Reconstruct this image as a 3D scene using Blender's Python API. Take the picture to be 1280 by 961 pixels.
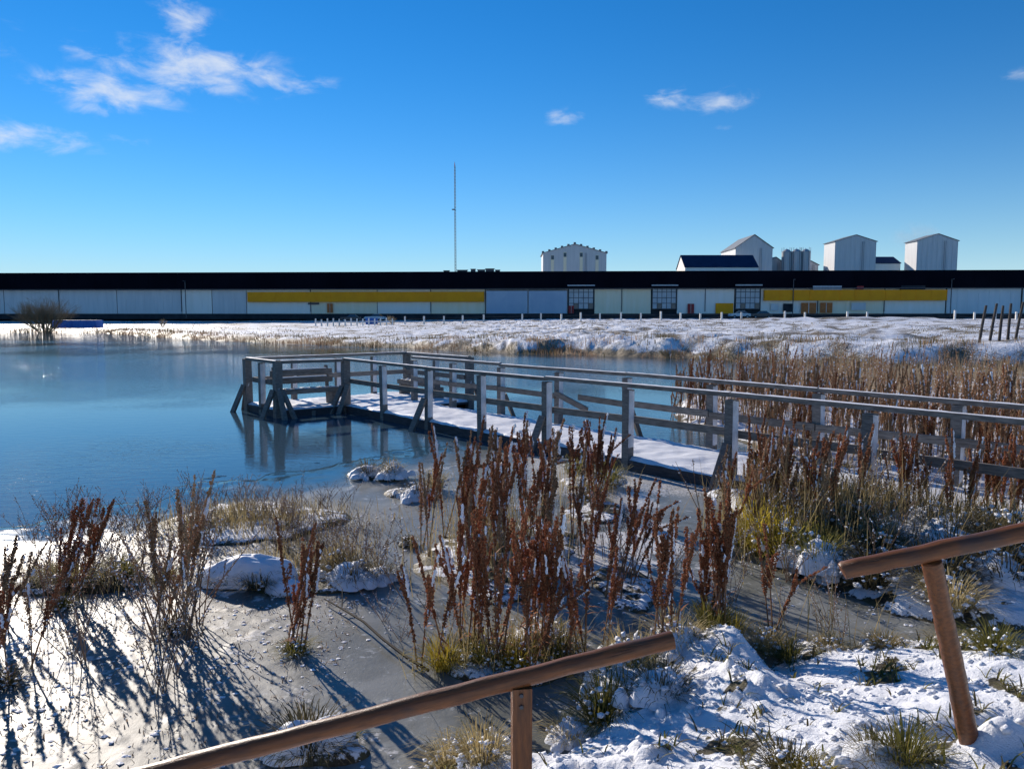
import bpy, math, random
import numpy as np
from mathutils import Vector, Matrix, Quaternion

sc = bpy.context.scene
col = sc.collection
for o in list(bpy.data.objects):
    bpy.data.objects.remove(o)

# ------------------------------------------------------------------ camera
cam_d = bpy.data.cameras.new('camera')
cam = bpy.data.objects.new('camera', cam_d)
col.objects.link(cam)
cam.location = (0.0, 0.0, 2.365)
cam.rotation_euler = (math.radians(90.0 - 5.06), 0.0, 0.0)
cam_d.sensor_width = 36.0
cam_d.lens = 27.0
cam_d.clip_start = 0.05
cam_d.clip_end = 6000.0
sc.camera = cam

# ------------------------------------------------------------------ sky, sun, exposure
SUN_EL = math.radians(22.0)
SUN_AZ = math.radians(-34.0)          # left of straight ahead
world = bpy.data.worlds.new('World')
sc.world = world
world.use_nodes = True


class NG:
    """tiny node-graph helper"""
    def __init__(self, nt):
        self.nt = nt

    def n(self, t, **kw):
        nd = self.nt.nodes.new(t)
        for k, v in kw.items():
            setattr(nd, k, v)
        return nd

    def l(self, a, b):
        self.nt.links.new(a, b)

    def val(self, sock, v):
        if isinstance(v, bpy.types.NodeSocket):
            self.l(v, sock)
        else:
            sock.default_value = v

    def math(self, op, a, b=0.0, c=None, clamp=False):
        m = self.n('ShaderNodeMath', operation=op, use_clamp=clamp)
        self.val(m.inputs[0], a)
        self.val(m.inputs[1], b)
        if c is not None:
            self.val(m.inputs[2], c)
        return m.outputs[0]

    def mix(self, f, a, b, blend='MIX'):
        m = self.n('ShaderNodeMix', data_type='RGBA', blend_type=blend)
        self.val(m.inputs[0], f)
        for s, v in ((m.inputs[6], a), (m.inputs[7], b)):
            if isinstance(v, bpy.types.NodeSocket):
                self.l(v, s)
            else:
                s.default_value = (v[0], v[1], v[2], 1.0)
        return m.outputs[2]

    def noise(self, vec, scale, detail=4.0, rough=0.55, dist=0.0, dim='3D'):
        m = self.n('ShaderNodeTexNoise', noise_dimensions=dim)
        if vec is not None:
            self.l(vec, m.inputs['Vector'])
        m.inputs['Scale'].default_value = scale
        m.inputs['Detail'].default_value = detail
        m.inputs['Roughness'].default_value = rough
        m.inputs['Distortion'].default_value = dist
        return m.outputs['Fac']

    def ramp(self, f, lo, hi):
        m = self.n('ShaderNodeMapRange', interpolation_type='SMOOTHSTEP')
        self.val(m.inputs[0], f)
        m.inputs[1].default_value = lo
        m.inputs[2].default_value = hi
        return m.outputs[0]

    def bump(self, h, strength, dist, normal=None):
        b = self.n('ShaderNodeBump')
        b.inputs['Strength'].default_value = strength
        b.inputs['Distance'].default_value = dist
        self.l(h, b.inputs['Height'])
        if normal is not None:
            self.l(normal, b.inputs['Normal'])
        return b.outputs[0]


g = NG(world.node_tree)
bg = world.node_tree.nodes['Background']
sky = g.n('ShaderNodeTexSky', sky_type='NISHITA')
sky.sun_disc = False
sky.sun_elevation = SUN_EL
sky.sun_rotation = SUN_AZ
sky.altitude = 100.0
sky.air_density = 1.0
sky.dust_density = 0.0
sky.ozone_density = 3.0
tc = g.n('ShaderNodeTexCoord')
sep = g.n('ShaderNodeSeparateXYZ')
g.l(tc.outputs['Generated'], sep.inputs[0])
az = g.math('MULTIPLY', g.math('ARCTAN2', sep.outputs[0], sep.outputs[1]), 57.2958)
el = g.math('MULTIPLY', g.math('ARCSINE', sep.outputs[2]), 57.2958)
cmb = g.n('ShaderNodeCombineXYZ')
g.l(g.math('MULTIPLY', az, 0.45), cmb.inputs[0])
g.l(el, cmb.inputs[1])
warp = g.noise(cmb.outputs[0], 0.8, 5, 0.6)
fine = g.noise(cmb.outputs[0], 0.75, 8, 0.60, 0.35)
CLOUDS = [(-22.2, 16.1, 5.2, 1.35, 1.0), (-17.4, 15.9, 4.2, .75, .8), (-22.5, 18.7, 1.8, 1.9, .75), (-26.8, 14.2, 3.7, 1.0, .95),
          (-27.7, 13.0, 1.5, .45, .9), (-31.6, 10.9, 3.4, .8, .9), (3.8, 14.1, 1.7, .5, .85), (11.4, 15.2, 1.7, .6, .8),
          (14.6, 14.8, 2.2, .75, .85), (-26.5, 11.3, 1.8, .35, .5), (32.5, 14.3, 1.2, .35, .6), (-28.3, 16.2, 1.6, .8, .5),
          (14.3, 13.0, 1.3, .3, .4), (-36, 16, 4.0, 2.5, .45), (-48, 12, 5, 1.2, .9), (-62, 17, 6, 1.6, .9), (46, 13, 4, .9, .8), (61, 16, 5, 1.2, .8),
          (-95, 15, 7, 1.6, .9), (100, 14, 6, 1.4, .9), (-140, 13, 6, 1.3, .9), (150, 16, 7, 1.5, .9)]
acc = None
for (a0, e0, sa, se, amp) in CLOUDS:
    u = g.math('DIVIDE', g.math('SUBTRACT', az, a0), sa * 1.2)
    v = g.math('DIVIDE', g.math('SUBTRACT', el, e0), se * 1.3)
    r2 = g.math('ADD', g.math('MULTIPLY', u, u), g.math('MULTIPLY', v, v))
    m = g.math('MULTIPLY', g.math('POWER', 2.718, g.math('MULTIPLY', r2, -1.1)), amp)
    acc = m if acc is None else g.math('MAXIMUM', acc, m)
dens = g.math('ADD', acc, g.math('MULTIPLY', g.math('SUBTRACT', fine, 0.52), 2.4))
dens = g.math('MULTIPLY', g.ramp(dens, 0.22, 1.35), g.ramp(acc, 0.02, 0.55))
gain = g.mix(1.0, sky.outputs[0], (0.075, 0.58, 1.0), 'MULTIPLY')
# pale haze near the horizon, all the way round
hz = g.math('POWER', 2.718, g.math('MULTIPLY', g.math('MAXIMUM', el, 0.0), -0.22))
gain = g.mix(g.math('MINIMUM', g.math('MULTIPLY', hz, 1.45), .95), gain, (4.9, 6.7, 7.3))
skyc = g.mix(g.math('MULTIPLY', dens, 0.80), gain, (6.6, 7.0, 7.6))
g.l(skyc, bg.inputs[0])
bg.inputs[1].default_value = 0.10

sun_d = bpy.data.lights.new('sun', 'SUN')
sun_d.energy = 5.0
sun_d.angle = math.radians(0.5)
sun_d.color = (1.0, 0.90, 0.78)
sun = bpy.data.objects.new('sun', sun_d)
col.objects.link(sun)
S = Vector((math.sin(SUN_AZ) * math.cos(SUN_EL), math.cos(SUN_AZ) * math.cos(SUN_EL), math.sin(SUN_EL)))
sun.rotation_euler = S.to_track_quat('Z', 'Y').to_euler()
sun.location = S * 50

sc.view_settings.view_transform = 'Standard'
sc.view_settings.look = 'None'
sc.view_settings.exposure = 0.27
sc.view_settings.gamma = 1.0
sc.view_settings.use_curve_mapping = False
sc.render.resolution_x = 1024
sc.render.resolution_y = 768
try:
    sc.cycles.max_bounces = 5
    sc.cycles.diffuse_bounces = 3
    sc.cycles.glossy_bounces = 2
    sc.cycles.transmission_bounces = 2
    sc.cycles.transparent_max_bounces = 6
    sc.cycles.caustics_reflective = False
    sc.cycles.caustics_refractive = False
except Exception:
    pass

# ------------------------------------------------------------------ noise in numpy


def _hash(ix, iy, seed):
    h = (ix.astype(np.int64) * 374761393 + iy.astype(np.int64) * 668265263 + seed * 974711) & 0xFFFFFFFF
    h = ((h ^ (h >> 13)) * 1274126177) & 0xFFFFFFFF
    h = h ^ (h >> 16)
    return (h & 0xFFFF) / 65535.0


def vn(x, y, seed=0):
    x = np.asarray(x, float); y = np.asarray(y, float)
    ix = np.floor(x); iy = np.floor(y)
    fx = x - ix; fy = y - iy
    fx = fx * fx * fx * (fx * (fx * 6 - 15) + 10); fy = fy * fy * fy * (fy * (fy * 6 - 15) + 10)
    a = _hash(ix, iy, seed); b = _hash(ix + 1, iy, seed); c = _hash(ix, iy + 1, seed); d = _hash(ix + 1, iy + 1, seed)
    return (a + (b - a) * fx) * (1 - fy) + (c + (d - c) * fx) * fy


def fbm(x, y, seed=0, octv=4, gain=0.5):
    s = 0.0; a = 1.0; t = 0.0
    for i in range(octv):
        s = s + a * vn(x * 1.0, y * 1.0, seed + i * 17)
        t += a
        a *= gain
        x, y = x * 1.6 - y * 1.2, x * 1.2 + y * 1.6      # rotate and double
    return s / t


def sstep(a, b, x):
    t = np.clip((x - a) / (b - a), 0, 1)
    return t * t * (3 - 2 * t)


def sd_poly(x, y, pts):
    """signed distance, positive inside"""
    x = np.asarray(x, float); y = np.asarray(y, float)
    d = np.full(x.shape, 1e18)
    ins = np.zeros(x.shape, bool)
    n = len(pts)
    for i in range(n):
        ax, ay = pts[i]; bx, by = pts[(i + 1) % n]
        ex, ey = bx - ax, by - ay
        wx, wy = x - ax, y - ay
        t = np.clip((wx * ex + wy * ey) / (ex * ex + ey * ey + 1e-12), 0, 1)
        d = np.minimum(d, (wx - ex * t) ** 2 + (wy - ey * t) ** 2)
        c1 = (ay <= y) & (by > y); c2 = (by <= y) & (ay > y)
        cr = ex * wy - ey * wx
        ins ^= (c1 & (cr > 0)) | (c2 & (cr < 0))
    d = np.sqrt(d)
    return np.where(ins, d, -d)


# ------------------------------------------------------------------ lie of the land (metres, water level z = 0)
SHORE = [(-900, 150), (-300, 135), (-120, 121), (-77.9, 117.1), (-59, 111.4), (-38, 86), (-25.6, 72.4), (-16, 64.2), (-7, 56.3), (0, 49), (5.8, 46),
         (10.5, 41.8), (13.5, 37.5), (18, 34), (26, 30), (45, 27)]
FAR = SHORE + [(900, 20), (6000, 20), (6000, 6000), (-6000, 6000), (-6000, 200)]
BANK_A = [(-0.34, 3.84), (-0.22, 4.07), (0.0, 3.93), (0.26, 3.95), (0.48, 4.2), (0.63, 4.61), (0.86, 5.25), (1.23, 5.42), (1.56, 5.55), (1.68, 5.4),
          (1.66, 4.85), (1.74, 4.78), (1.9, 5.3), (2.05, 5.5), (2.26, 5.25), (2.76, 5.42), (3.1, 5.35), (3.76, 5.2), (6, 4.6), (12, 4), (60, 2), (60, -60), (-60, -60), (-60, 0), (-9, 1.6), (-4, 2.5),
          (-1.6, 3.1), (-0.9, 3.5)]
BANK_B = [(2.42, 7.56), (2.5, 6.7), (2.85, 6.36), (2.95, 5.8), (3.3, 5.62), (3.85, 5.5), (6, 5.1), (12, 4.6), (60, 3), (60, 27), (45, 27.5), (26, 31), (16, 34), (10.5, 29), (6.5, 24.5), (4.3, 20.5),
          (3.7, 17), (4.4, 13.6), (3.6, 12.2), (2.9, 11), (2.5, 10), (2.6, 9.1)]
# x, y, rx, ry, height: muddy islets of old tussocks in the ice
ISLES = [(-0.02, 5.02, .62, .30, .05), (-0.1, 7.4, .8, 1.3, .05), (0.95, 6.6, .35, .6, .04), (-3.75, 6.6, .8, .30, .05), (-2.3, 6.75, .5, .30, .06), (-1.5, 6.6, .42, .25, .05),
         (-3.0, 8.6, 1.15, .8, .06), (-1.85, 11.1, .4, .28, .05), (-1.3, 10.1, .35, .3, .05), (-.25, 7.6, .28, .22, .06), (-1.1, 3.95, .30, .14, .06),
         (1.0, 9.1, .4, .55, .05), (1.15, 10.9, .5, .7, .05), (-1.07, 7.75, .12, .08, .04)]
JX, JY, JA = -4.108, 18.91, 0.684
JD = (math.sin(JA), -math.cos(JA)); JN = (math.cos(JA), math.sin(JA))


def land(x, y):
    x = np.asarray(x, float); y = np.asarray(y, float)
    wob = (fbm(x * 1.7, y * 1.7, 5, 3) - .5)
    h = np.full(x.shape, -0.45)
    # far field
    sf = sd_poly(x, y, FAR) + (fbm(x * .35, y * .35, 9, 4) - .5) * 3.0 * sstep(25, 45, y)
    bh = .50 + .75 * sstep(-15, 13, x)
    rise = sstep(0, 110, sf)
    f = -0.45 + .45 * sstep(-1.5, 0, sf) + bh * sstep(0, 2.2, sf) * (.85 + .5 * (fbm(x * .75, y * .75, 3, 4, .6) - .5)) + (2.02 - bh) * rise ** .8 * sstep(1, 10, sf)
    f = f + sstep(1, 8, sf) * ((fbm(x * .18, y * .3, 31, 4) - .5) * .5 + (fbm(x * .9, y * .9, 37, 4, .6) - .5) * .26) * (1 - .75 * sstep(70, 130, y))
    for (mx, my, mr, mh) in ((34, 108, 5, .35), (41, 109, 5.5, .45), (47, 107, 4, .35), (52, 110, 7, .5), (58, 108, 5, .3), (27, 111, 4, .25)):
        q = ((x - mx) / mr) ** 2 + ((y - my) / (mr * .5)) ** 2
        f = f + mh * np.exp(-q) * (.7 + .6 * fbm(x * .7, y * .7, 51, 3))
    h = np.maximum(h, f)
    # near bank
    sa = sd_poly(x, y, BANK_A) + wob * .10
    near = -0.45 + .45 * sstep(-.35, 0, sa) + .06 * sstep(0, .2, sa) + np.minimum(.29 * np.maximum(sa, 0), .95)
    lump = (fbm(x * 3.1, y * 3.1, 71, 4) - .5) * .16 + np.abs(fbm(x * 8, y * 8, 73, 3) - .5) * .13 + np.abs(fbm(x * 17, y * 17, 79, 2) - .5) * .034 + (fbm(x * 26, y * 26, 77, 2) - .5) * .014
    rough_ = .45 + 1.0 * sstep(.40, .58, fbm(x * .9, y * .9, 75, 2))
    near = near + (.25 * sstep(.0, .15, sa) + .75 * sstep(.1, .9, sa)) * lump * rough_ * sstep(9, 6, y)
    near = near - .34 * np.exp(-(((x - 2.28) / .34) ** 2 + ((y - 3.36) / .17) ** 2))          # hollow beside the post
    near = near + .16 * np.exp(-(((x - 1.99) / .13) ** 2 + ((y - 2.98) / .10) ** 2))          # drift against the post
    near = near + .18 * np.exp(-(((x - 1.50) / .20) ** 2 + ((y - 4.95) / .30) ** 2))          # snow ridge under the docks
    h = np.maximum(h, near)
    # marshy bank on the right, jetty strip kept low
    sb = sd_poly(x, y, BANK_B) + wob * .35
    b = -0.45 + .45 * sstep(-.4, 0, sb) + .10 * sstep(0, .3, sb) + .16 * sstep(.3, 2.2, sb)
    s_ = (x - JX) * JD[0] + (y - JY) * JD[1]; n_ = (x - JX) * JN[0] + (y - JY) * JN[1]
    strip = sstep(-.5, -.1, n_) * sstep(2.2, 1.8, n_)
    behind = sstep(1.0, 2.4, n_)
    b = b - behind * .16 * sstep(.3, 2.2, sb)
    b = b + sstep(0, .5, sb) * (1 - strip) * ((fbm(x * 2.2, y * 2.2, 91, 4) - .42) * .32 + np.abs(fbm(x * 7, y * 7, 93, 3) - .5) * .09)
    b = np.where(strip > 0, np.minimum(b, .07 + (1 - strip) * .4), b)
    h = np.maximum(h, b)
    for (ix, iy, rx, ry, ih) in ISLES:
        q = np.sqrt(((x - ix) / rx) ** 2 + ((y - iy) / ry) ** 2) + wob * .9
        h = np.maximum(h, -0.45 + (.45 + ih) * sstep(1.6, .75, q) + sstep(1.05, .4, q) * (fbm(x * 9, y * 9, 97, 3) - .5) * .07)
    return h


ICE = [(-14, 7.0), (-9, 8.1), (-5.86, 8.7), (-5.3, 9.2), (-4.8, 9.35), (-4.75, 10.3), (-4.3, 10.8), (-3.5, 11.4), (-3.0, 12.0), (-2.4, 12.4), (-2.0, 13.4), (-1.2, 13.9), (0.6, 13.0),
       (2.2, 11.6), (3.6, 12.6), (9, 12.6), (9, 1), (-14, 0)]


def ice_frost(x, y):
    """0 bare ice .. 1 crusted with snow"""
    a = sstep(-1.1, -2.1, x) * sstep(10.5, 8.5, y)
    n1 = fbm(x * 2.0, y * 2.0, 111, 4); n2 = fbm(x * 9, y * 9, 113, 3)
    left = a * sstep(.50, .72, n1 * .40 + n2 * .60 + .05 * a) * .62
    mid = sstep(.58, .72, n1 * .45 + n2 * .55) * .55 * (1 - a)
    chan = sstep(.2, .7, x) * sstep(5.8, 6.6, y) * sstep(2.6, 1.5, x) * sstep(.36, .6, n1) * .75
    farb = sstep(9.3, 10.2, y) * sstep(-.2, .4, x) * .6
    return np.clip(np.maximum(np.maximum(left, mid), np.maximum(chan, farb)), 0, 1)


def ice_sd(x, y):
    return sd_poly(x, y, ICE) + (fbm(x * 1.6, y * 1.6, 121, 4) - .5) * 1.3


def ice_z(x, y):
    s = ice_sd(x, y)
    fr = ice_frost(x, y)
    z = .010 + fr * (.004 + np.maximum(fbm(x * 14, y * 14, 131, 3) - .44, 0) * .030 + np.maximum(fbm(x * 36, y * 36, 133, 2) - .5, 0) * .018)
    z = z + (fbm(x * 5, y * 5, 137, 2) - .5) * .004
    z = z * sstep(-.05, .5, s)
    return np.where(s > 0, np.maximum(z, .0015), -.05)


def floor_z(x, y):
    return float(max(land(np.array([x]), np.array([y]))[0], ice_z(np.array([x]), np.array([y]))[0]))


# ------------------------------------------------------------------ mesh helpers
class MB:
    def __init__(self):
        self.v = []; self.f = []

    def box(self, c, size, rz=0.0):
        hx, hy, hz = size[0] / 2, size[1] / 2, size[2] / 2
        cs, sn = math.cos(rz), math.sin(rz)
        b = len(self.v)
        for sx, sy, sz in ((-1, -1, -1), (1, -1, -1), (1, 1, -1), (-1, 1, -1), (-1, -1, 1), (1, -1, 1), (1, 1, 1), (-1, 1, 1)):
            X, Y = sx * hx, sy * hy
            self.v.append((c[0] + X * cs - Y * sn, c[1] + X * sn + Y * cs, c[2] + sz * hz))
        for q in ((0, 3, 2, 1), (4, 5, 6, 7), (0, 1, 5, 4), (1, 2, 6, 5), (2, 3, 7, 6), (3, 0, 4, 7)):
            self.f.append(tuple(b + i for i in q))
        return self

    def cut(self, x0, x1, y0, y1, z0, z1):
        return self.box(((x0 + x1) / 2, (y0 + y1) / 2, (z0 + z1) / 2), (abs(x1 - x0), abs(y1 - y0), abs(z1 - z0)))

    def bar(self, p0, p1, w, h, up=(0, 0, 1)):
        p0 = Vector(p0); p1 = Vector(p1); d = (p1 - p0).normalized(); u = Vector(up)
        s = d.cross(u)
        if s.length < 1e-4:
            s = d.cross(Vector((0, 1, 0)))
        s.normalize(); u = s.cross(d)
        b = len(self.v)
        for p in (p0, p1):
            for a, c in ((-1, -1), (1, -1), (1, 1), (-1, 1)):
                self.v.append(tuple(p + s * (a * w / 2) + u * (c * h / 2)))
        for q in ((0, 1, 2, 3), (7, 6, 5, 4), (0, 4, 5, 1), (1, 5, 6, 2), (2, 6, 7, 3), (3, 7, 4, 0)):
            self.f.append(tuple(b + i for i in q))
        return self

    def tube(self, pts, rad, n=5, cap=True):
        pts = [Vector(p) for p in pts]
        b0 = len(self.v)
        ref = Vector((0.31, 0.95, 0.05))
        for i, p in enumerate(pts):
            d = (pts[min(i + 1, len(pts) - 1)] - pts[max(i - 1, 0)])
            if d.length < 1e-9:
                d = Vector((0, 0, 1))
            d.normalize()
            s = d.cross(ref)
            if s.length < 1e-3:
                s = d.cross(Vector((1, 0, 0)))
            s.normalize(); u = s.cross(d)
            r = rad[i] if hasattr(rad, '__len__') else rad
            for k in range(n):
                a = 2 * math.pi * k / n
                self.v.append(tuple(p + s * (r * math.cos(a)) + u * (r * math.sin(a))))
        for i in range(len(pts) - 1):
            for k in range(n):
                a = b0 + i * n + k; b = b0 + i * n + (k + 1) % n
                self.f.append((a, b, b + n, a + n))
        if cap:
            self.f.append(tuple(b0 + k for k in range(n))[::-1])
            e = b0 + (len(pts) - 1) * n
            self.f.append(tuple(e + k for k in range(n)))
        return self

    def octa(self, c, r, rnd, stretch=(1, 1, 1)):
        b = len(self.v)
        q = Quaternion((rnd.random() - .5, rnd.random() - .5, rnd.random() - .5, rnd.random() - .5)).normalized()
        for d in ((1, 0, 0), (-1, 0, 0), (0, 1, 0), (0, -1, 0), (0, 0, 1), (0, 0, -1)):
            w = q @ Vector(d)
            k = r * rnd.uniform(.75, 1.25)
            self.v.append((c[0] + w.x * k * stretch[0], c[1] + w.y * k * stretch[1], c[2] + w.z * k * stretch[2]))
        for t in ((0, 2, 4), (2, 1, 4), (1, 3, 4), (3, 0, 4), (2, 0, 5), (1, 2, 5), (3, 1, 5), (0, 3, 5)):
            self.f.append(tuple(b + i for i in t))
        return self

    def blade(self, base, tip, w, sag, side, seg=3):
        base = Vector(base); tip = Vector(tip); b = len(self.v)
        for i in range(seg + 1):
            t = i / seg
            p = base.lerp(tip, t) + Vector((0, 0, sag * 4 * t * (1 - t)))
            ww = w * (1 - t) ** .7 * .5 + .0002
            self.v.append(tuple(p - side * ww)); self.v.append(tuple(p + side * ww))
        for i in range(seg):
            a = b + 2 * i
            self.f.append((a, a + 1, a + 3, a + 2))
        return self

    def dome(self, c, rx, ry, h, seed, nu=20, nv=9, rough=.35, skirt=.5, flat=False):
        """lumpy pillow resting on its base plane"""
        b = len(self.v)
        self.v.append((c[0], c[1], c[2] + h * .95))
        for i in range(1, nv + 1):
            t = i / nv
            for k in range(nu):
                a = 2 * math.pi * k / nu
                px = math.cos(a) * t; py = math.sin(a) * t
                nz = float(fbm(np.array([c[0] * 3 + px * 1.7 + seed]), np.array([c[1] * 3 + py * 1.7]), seed, 3)[0]) - .5
                rr = 1 + nz * rough * 1.2
                z = h * (math.cos(t * math.pi / 2) ** (skirt)) * (1 + nz * rough * 2)
                if i == nv:
                    z = -.03
                self.v.append((c[0] + px * rx * rr, c[1] + py * ry * rr, c[2] + z))
        for k in range(nu):
            self.f.append((b, b + 1 + k, b + 1 + (k + 1) % nu))
        for i in range(nv - 1):
            for k in range(nu):
                a = b + 1 + i * nu + k; e = b + 1 + i * nu + (k + 1) % nu
                self.f.append((a, a + nu, e + nu, e))
        return self

    def mesh(self, name, mat, smooth=False):
        me = bpy.data.meshes.new(name)
        me.from_pydata(self.v, [], self.f)
        if mat:
            me.materials.append(mat)
        if smooth:
            me.shade_smooth()
        me.update()
        return me

    def build(self, name, mat, parent=None, loc=(0, 0, 0), smooth=False):
        return link(name, self.mesh(name, mat, smooth), parent, loc)


def link(name, data, parent=None, loc=(0, 0, 0), rz=0.0):
    o = bpy.data.objects.new(name, data)
    col.objects.link(o)
    o.location = loc
    o.rotation_euler = (0, 0, rz)
    if parent is not None:
        o.parent = parent
    return o


def tag(o, label=None, cat=None, group=None, kind=None):
    if label: o['label'] = label
    if cat: o['category'] = cat
    if group: o['group'] = group
    if kind: o['kind'] = kind
    return o


def empty(name, loc, rz=0.0, label=None, cat=None, group=None):
    return tag(link(name, None, None, loc, rz), label, cat, group)


def grid_mesh(name, xs, ys, z, mat, attrs=None):
    nx, ny = len(xs), len(ys)
    X, Y = np.meshgrid(xs, ys)
    co = np.stack([X, Y, z], -1).reshape(-1, 3).astype(np.float32)
    idx = np.arange(nx * ny).reshape(ny, nx)
    q = np.stack([idx[:-1, :-1], idx[:-1, 1:], idx[1:, 1:], idx[1:, :-1]], -1).reshape(-1, 4)
    me = bpy.data.meshes.new(name)
    me.vertices.add(len(co)); me.vertices.foreach_set('co', co.ravel())
    me.loops.add(q.size); me.loops.foreach_set('vertex_index', q.ravel().astype(np.int32))
    me.polygons.add(len(q))
    me.polygons.foreach_set('loop_start', (np.arange(len(q)) * 4).astype(np.int32))
    me.update(calc_edges=True)
    me.shade_smooth()
    for k, a in (attrs or {}).items():
        at = me.attributes.new(k, 'FLOAT', 'POINT')
        at.data.foreach_set('value', np.ascontiguousarray(a.reshape(-1), dtype=np.float32))
    me.materials.append(mat)
    return me


# ------------------------------------------------------------------ materials
MATS = {}


def new_mat(name):
    m = bpy.data.materials.new(name)
    m.use_nodes = True
    MATS[name] = m
    k = NG(m.node_tree)
    bs = m.node_tree.nodes['Principled BSDF']
    return m, k, bs


def simple(name, c1, c2=None, scale=6.0, rough=.7, spec=.3, bump=0.0, bscale=40.0, stretch=None, metallic=0.0, rnd=0.0):
    m, k, bs = new_mat(name)
    t = k.n('ShaderNodeTexCoord')
    vec = t.outputs['Object']
    if stretch:
        mp = k.n('ShaderNodeMapping'); mp.inputs['Scale'].default_value = stretch
        k.l(vec, mp.inputs[0]); vec = mp.outputs[0]
    c2 = c2 or tuple(c * .7 for c in c1)
    f = k.ramp(k.noise(vec, scale, 5, .6), .32, .68)
    cc = k.mix(f, c1, c2)
    if rnd:
        oi = k.n('ShaderNodeObjectInfo')
        hs = k.n('ShaderNodeHueSaturation')
        k.l(cc, hs.inputs['Color'])
        k.l(k.math('ADD', k.math('MULTIPLY', oi.outputs['Random'], rnd), 1 - rnd * .5), hs.inputs['Value'])
        cc = hs.outputs[0]
    k.l(cc, bs.inputs['Base Color'])
    bs.inputs['Roughness'].default_value = rough
    bs.inputs['Specular IOR Level'].default_value = spec
    bs.inputs['Metallic'].default_value = metallic
    if bump:
        k.l(k.bump(k.noise(vec, bscale, 4, .6), .6, bump), bs.inputs['Normal'])
    return m


def leaf_mat(name, c1, c2, trans=.35, rough=.7):
    m, k, bs = new_mat(name)
    ge = k.n('ShaderNodeNewGeometry')
    cc = k.mix(ge.outputs['Random Per Island'], c1, c2)
    oi = k.n('ShaderNodeObjectInfo')
    hs = k.n('ShaderNodeHueSaturation')
    k.l(cc, hs.inputs['Color'])
    k.l(k.math('ADD', k.math('MULTIPLY', oi.outputs['Random'], .6), .7), hs.inputs['Value'])
    k.l(hs.outputs[0], bs.inputs['Base Color'])
    bs.inputs['Roughness'].default_value = rough
    bs.inputs['Specular IOR Level'].default_value = .25
    tr = k.n('ShaderNodeBsdfTranslucent')
    k.l(hs.outputs[0], tr.inputs[0])
    mx = k.n('ShaderNodeMixShader'); mx.inputs[0].default_value = trans
    k.l(bs.outputs[0], mx.inputs[1]); k.l(tr.outputs[0], mx.inputs[2])
    k.l(mx.outputs[0], m.node_tree.nodes['Material Output'].inputs[0])
    return m


SNOW = (.80, .82, .86)
# snow lying on things
m, k, bs = new_mat('snow')
t = k.n('ShaderNodeTexCoord')
k.l(k.mix(k.noise(t.outputs['Object'], 14, 4), (.72, .74, .79), (.86, .87, .90)), bs.inputs['Base Color'])
bs.inputs['Roughness'].default_value = .55
bs.inputs['Specular IOR Level'].default_value = .3
k.l(k.bump(k.noise(t.outputs['Object'], 60, 4, .65), .55, .012), bs.inputs['Normal'])

# ground: snow cover over soil and dead grass, driven by the vertex attribute "cover"
m, k, bs = new_mat('ground')
t = k.n('ShaderNodeTexCoord'); P = t.outputs['Object']
at = k.n('ShaderNodeAttribute', attribute_name='cover')
at2 = k.n('ShaderNodeAttribute', attribute_name='farness')
soil = k.mix(k.ramp(k.noise(P, 9, 5), .35, .65), (.035, .028, .018), (.10, .085, .04))
straw = k.mix(k.ramp(k.noise(P, 2.2, 5, .65), .35, .65), (.12, .09, .05), (.26, .20, .12))
under = k.mix(at2.outputs['Fac'], soil, straw)
nz = k.math('MULTIPLY', k.math('SUBTRACT', k.noise(P, 20, 5, .72), .5), 1.5)
cov = k.ramp(k.math('ADD', at.outputs['Fac'], nz), .38, .56)
snowc = k.mix(k.noise(P, 3.0, 4), (.76, .78, .83), (.86, .87, .89))
k.l(k.mix(cov, under, snowc), bs.inputs['Base Color'])
bs.inputs['Roughness'].default_value = .6
bs.inputs['Specular IOR Level'].default_value = .25
b1 = k.bump(k.noise(P, 45, 5, .7), .7, .02)
b2 = k.bump(k.noise(P, 2.4, 5, .65), .5, .22, b1)
mixn = k.n('ShaderNodeMix', data_type='VECTOR')
k.l(at2.outputs['Fac'], mixn.inputs[0]); k.l(b1, mixn.inputs[4]); k.l(b2, mixn.inputs[5])
k.l(mixn.outputs[1], bs.inputs['Normal'])

# open pond water
m, k, bs = new_mat('water')
t = k.n('ShaderNodeTexCoord'); P = t.outputs['Object']
mp = k.n('ShaderNodeMapping'); mp.inputs['Scale'].default_value = (1.0, 2.2, 1.0); mp.inputs['Rotation'].default_value = (0, 0, .25)
k.l(P, mp.inputs[0])
bs.inputs['Base Color'].default_value = (.045, .082, .112, 1)
sxyz = k.n('ShaderNodeSeparateXYZ'); k.l(P, sxyz.inputs[0])
far_ = k.ramp(k.math('SUBTRACT', k.math('MULTIPLY', sxyz.outputs[1], .5), sxyz.outputs[0]), 34, 62)
bs.inputs['Roughness'].default_value = .035
bs.inputs['IOR'].default_value = 1.333
bs.inputs['Specular IOR Level'].default_value = .5
yb = k.math('ADD', sxyz.outputs[1], k.math('MULTIPLY', k.math('SUBTRACT', k.noise(P, .06, 3, .5), .5), 12))
band = k.math('MULTIPLY', k.ramp(yb, 25, 31), k.math('SUBTRACT', 1.0, k.ramp(yb, 40, 50)))
calm = k.math('ADD', k.math('MULTIPLY', k.ramp(k.noise(P, .09, 3, .5), .42, .60), .6), k.math('ADD', k.math('MULTIPLY', band, .8), k.math('MULTIPLY', far_, .28)))
w1 = k.noise(mp.outputs[0], 2.6, 4, .55, .3)
w2 = k.noise(mp.outputs[0], 9.0, 3, .5)
hgt = k.math('SUBTRACT', k.math('ADD', k.math('MULTIPLY', w1, .7), k.math('MULTIPLY', w2, .3)), .5)
hgt = k.math('MULTIPLY', hgt, k.math('ADD', k.math('MULTIPLY', calm, .85), .15))
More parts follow.
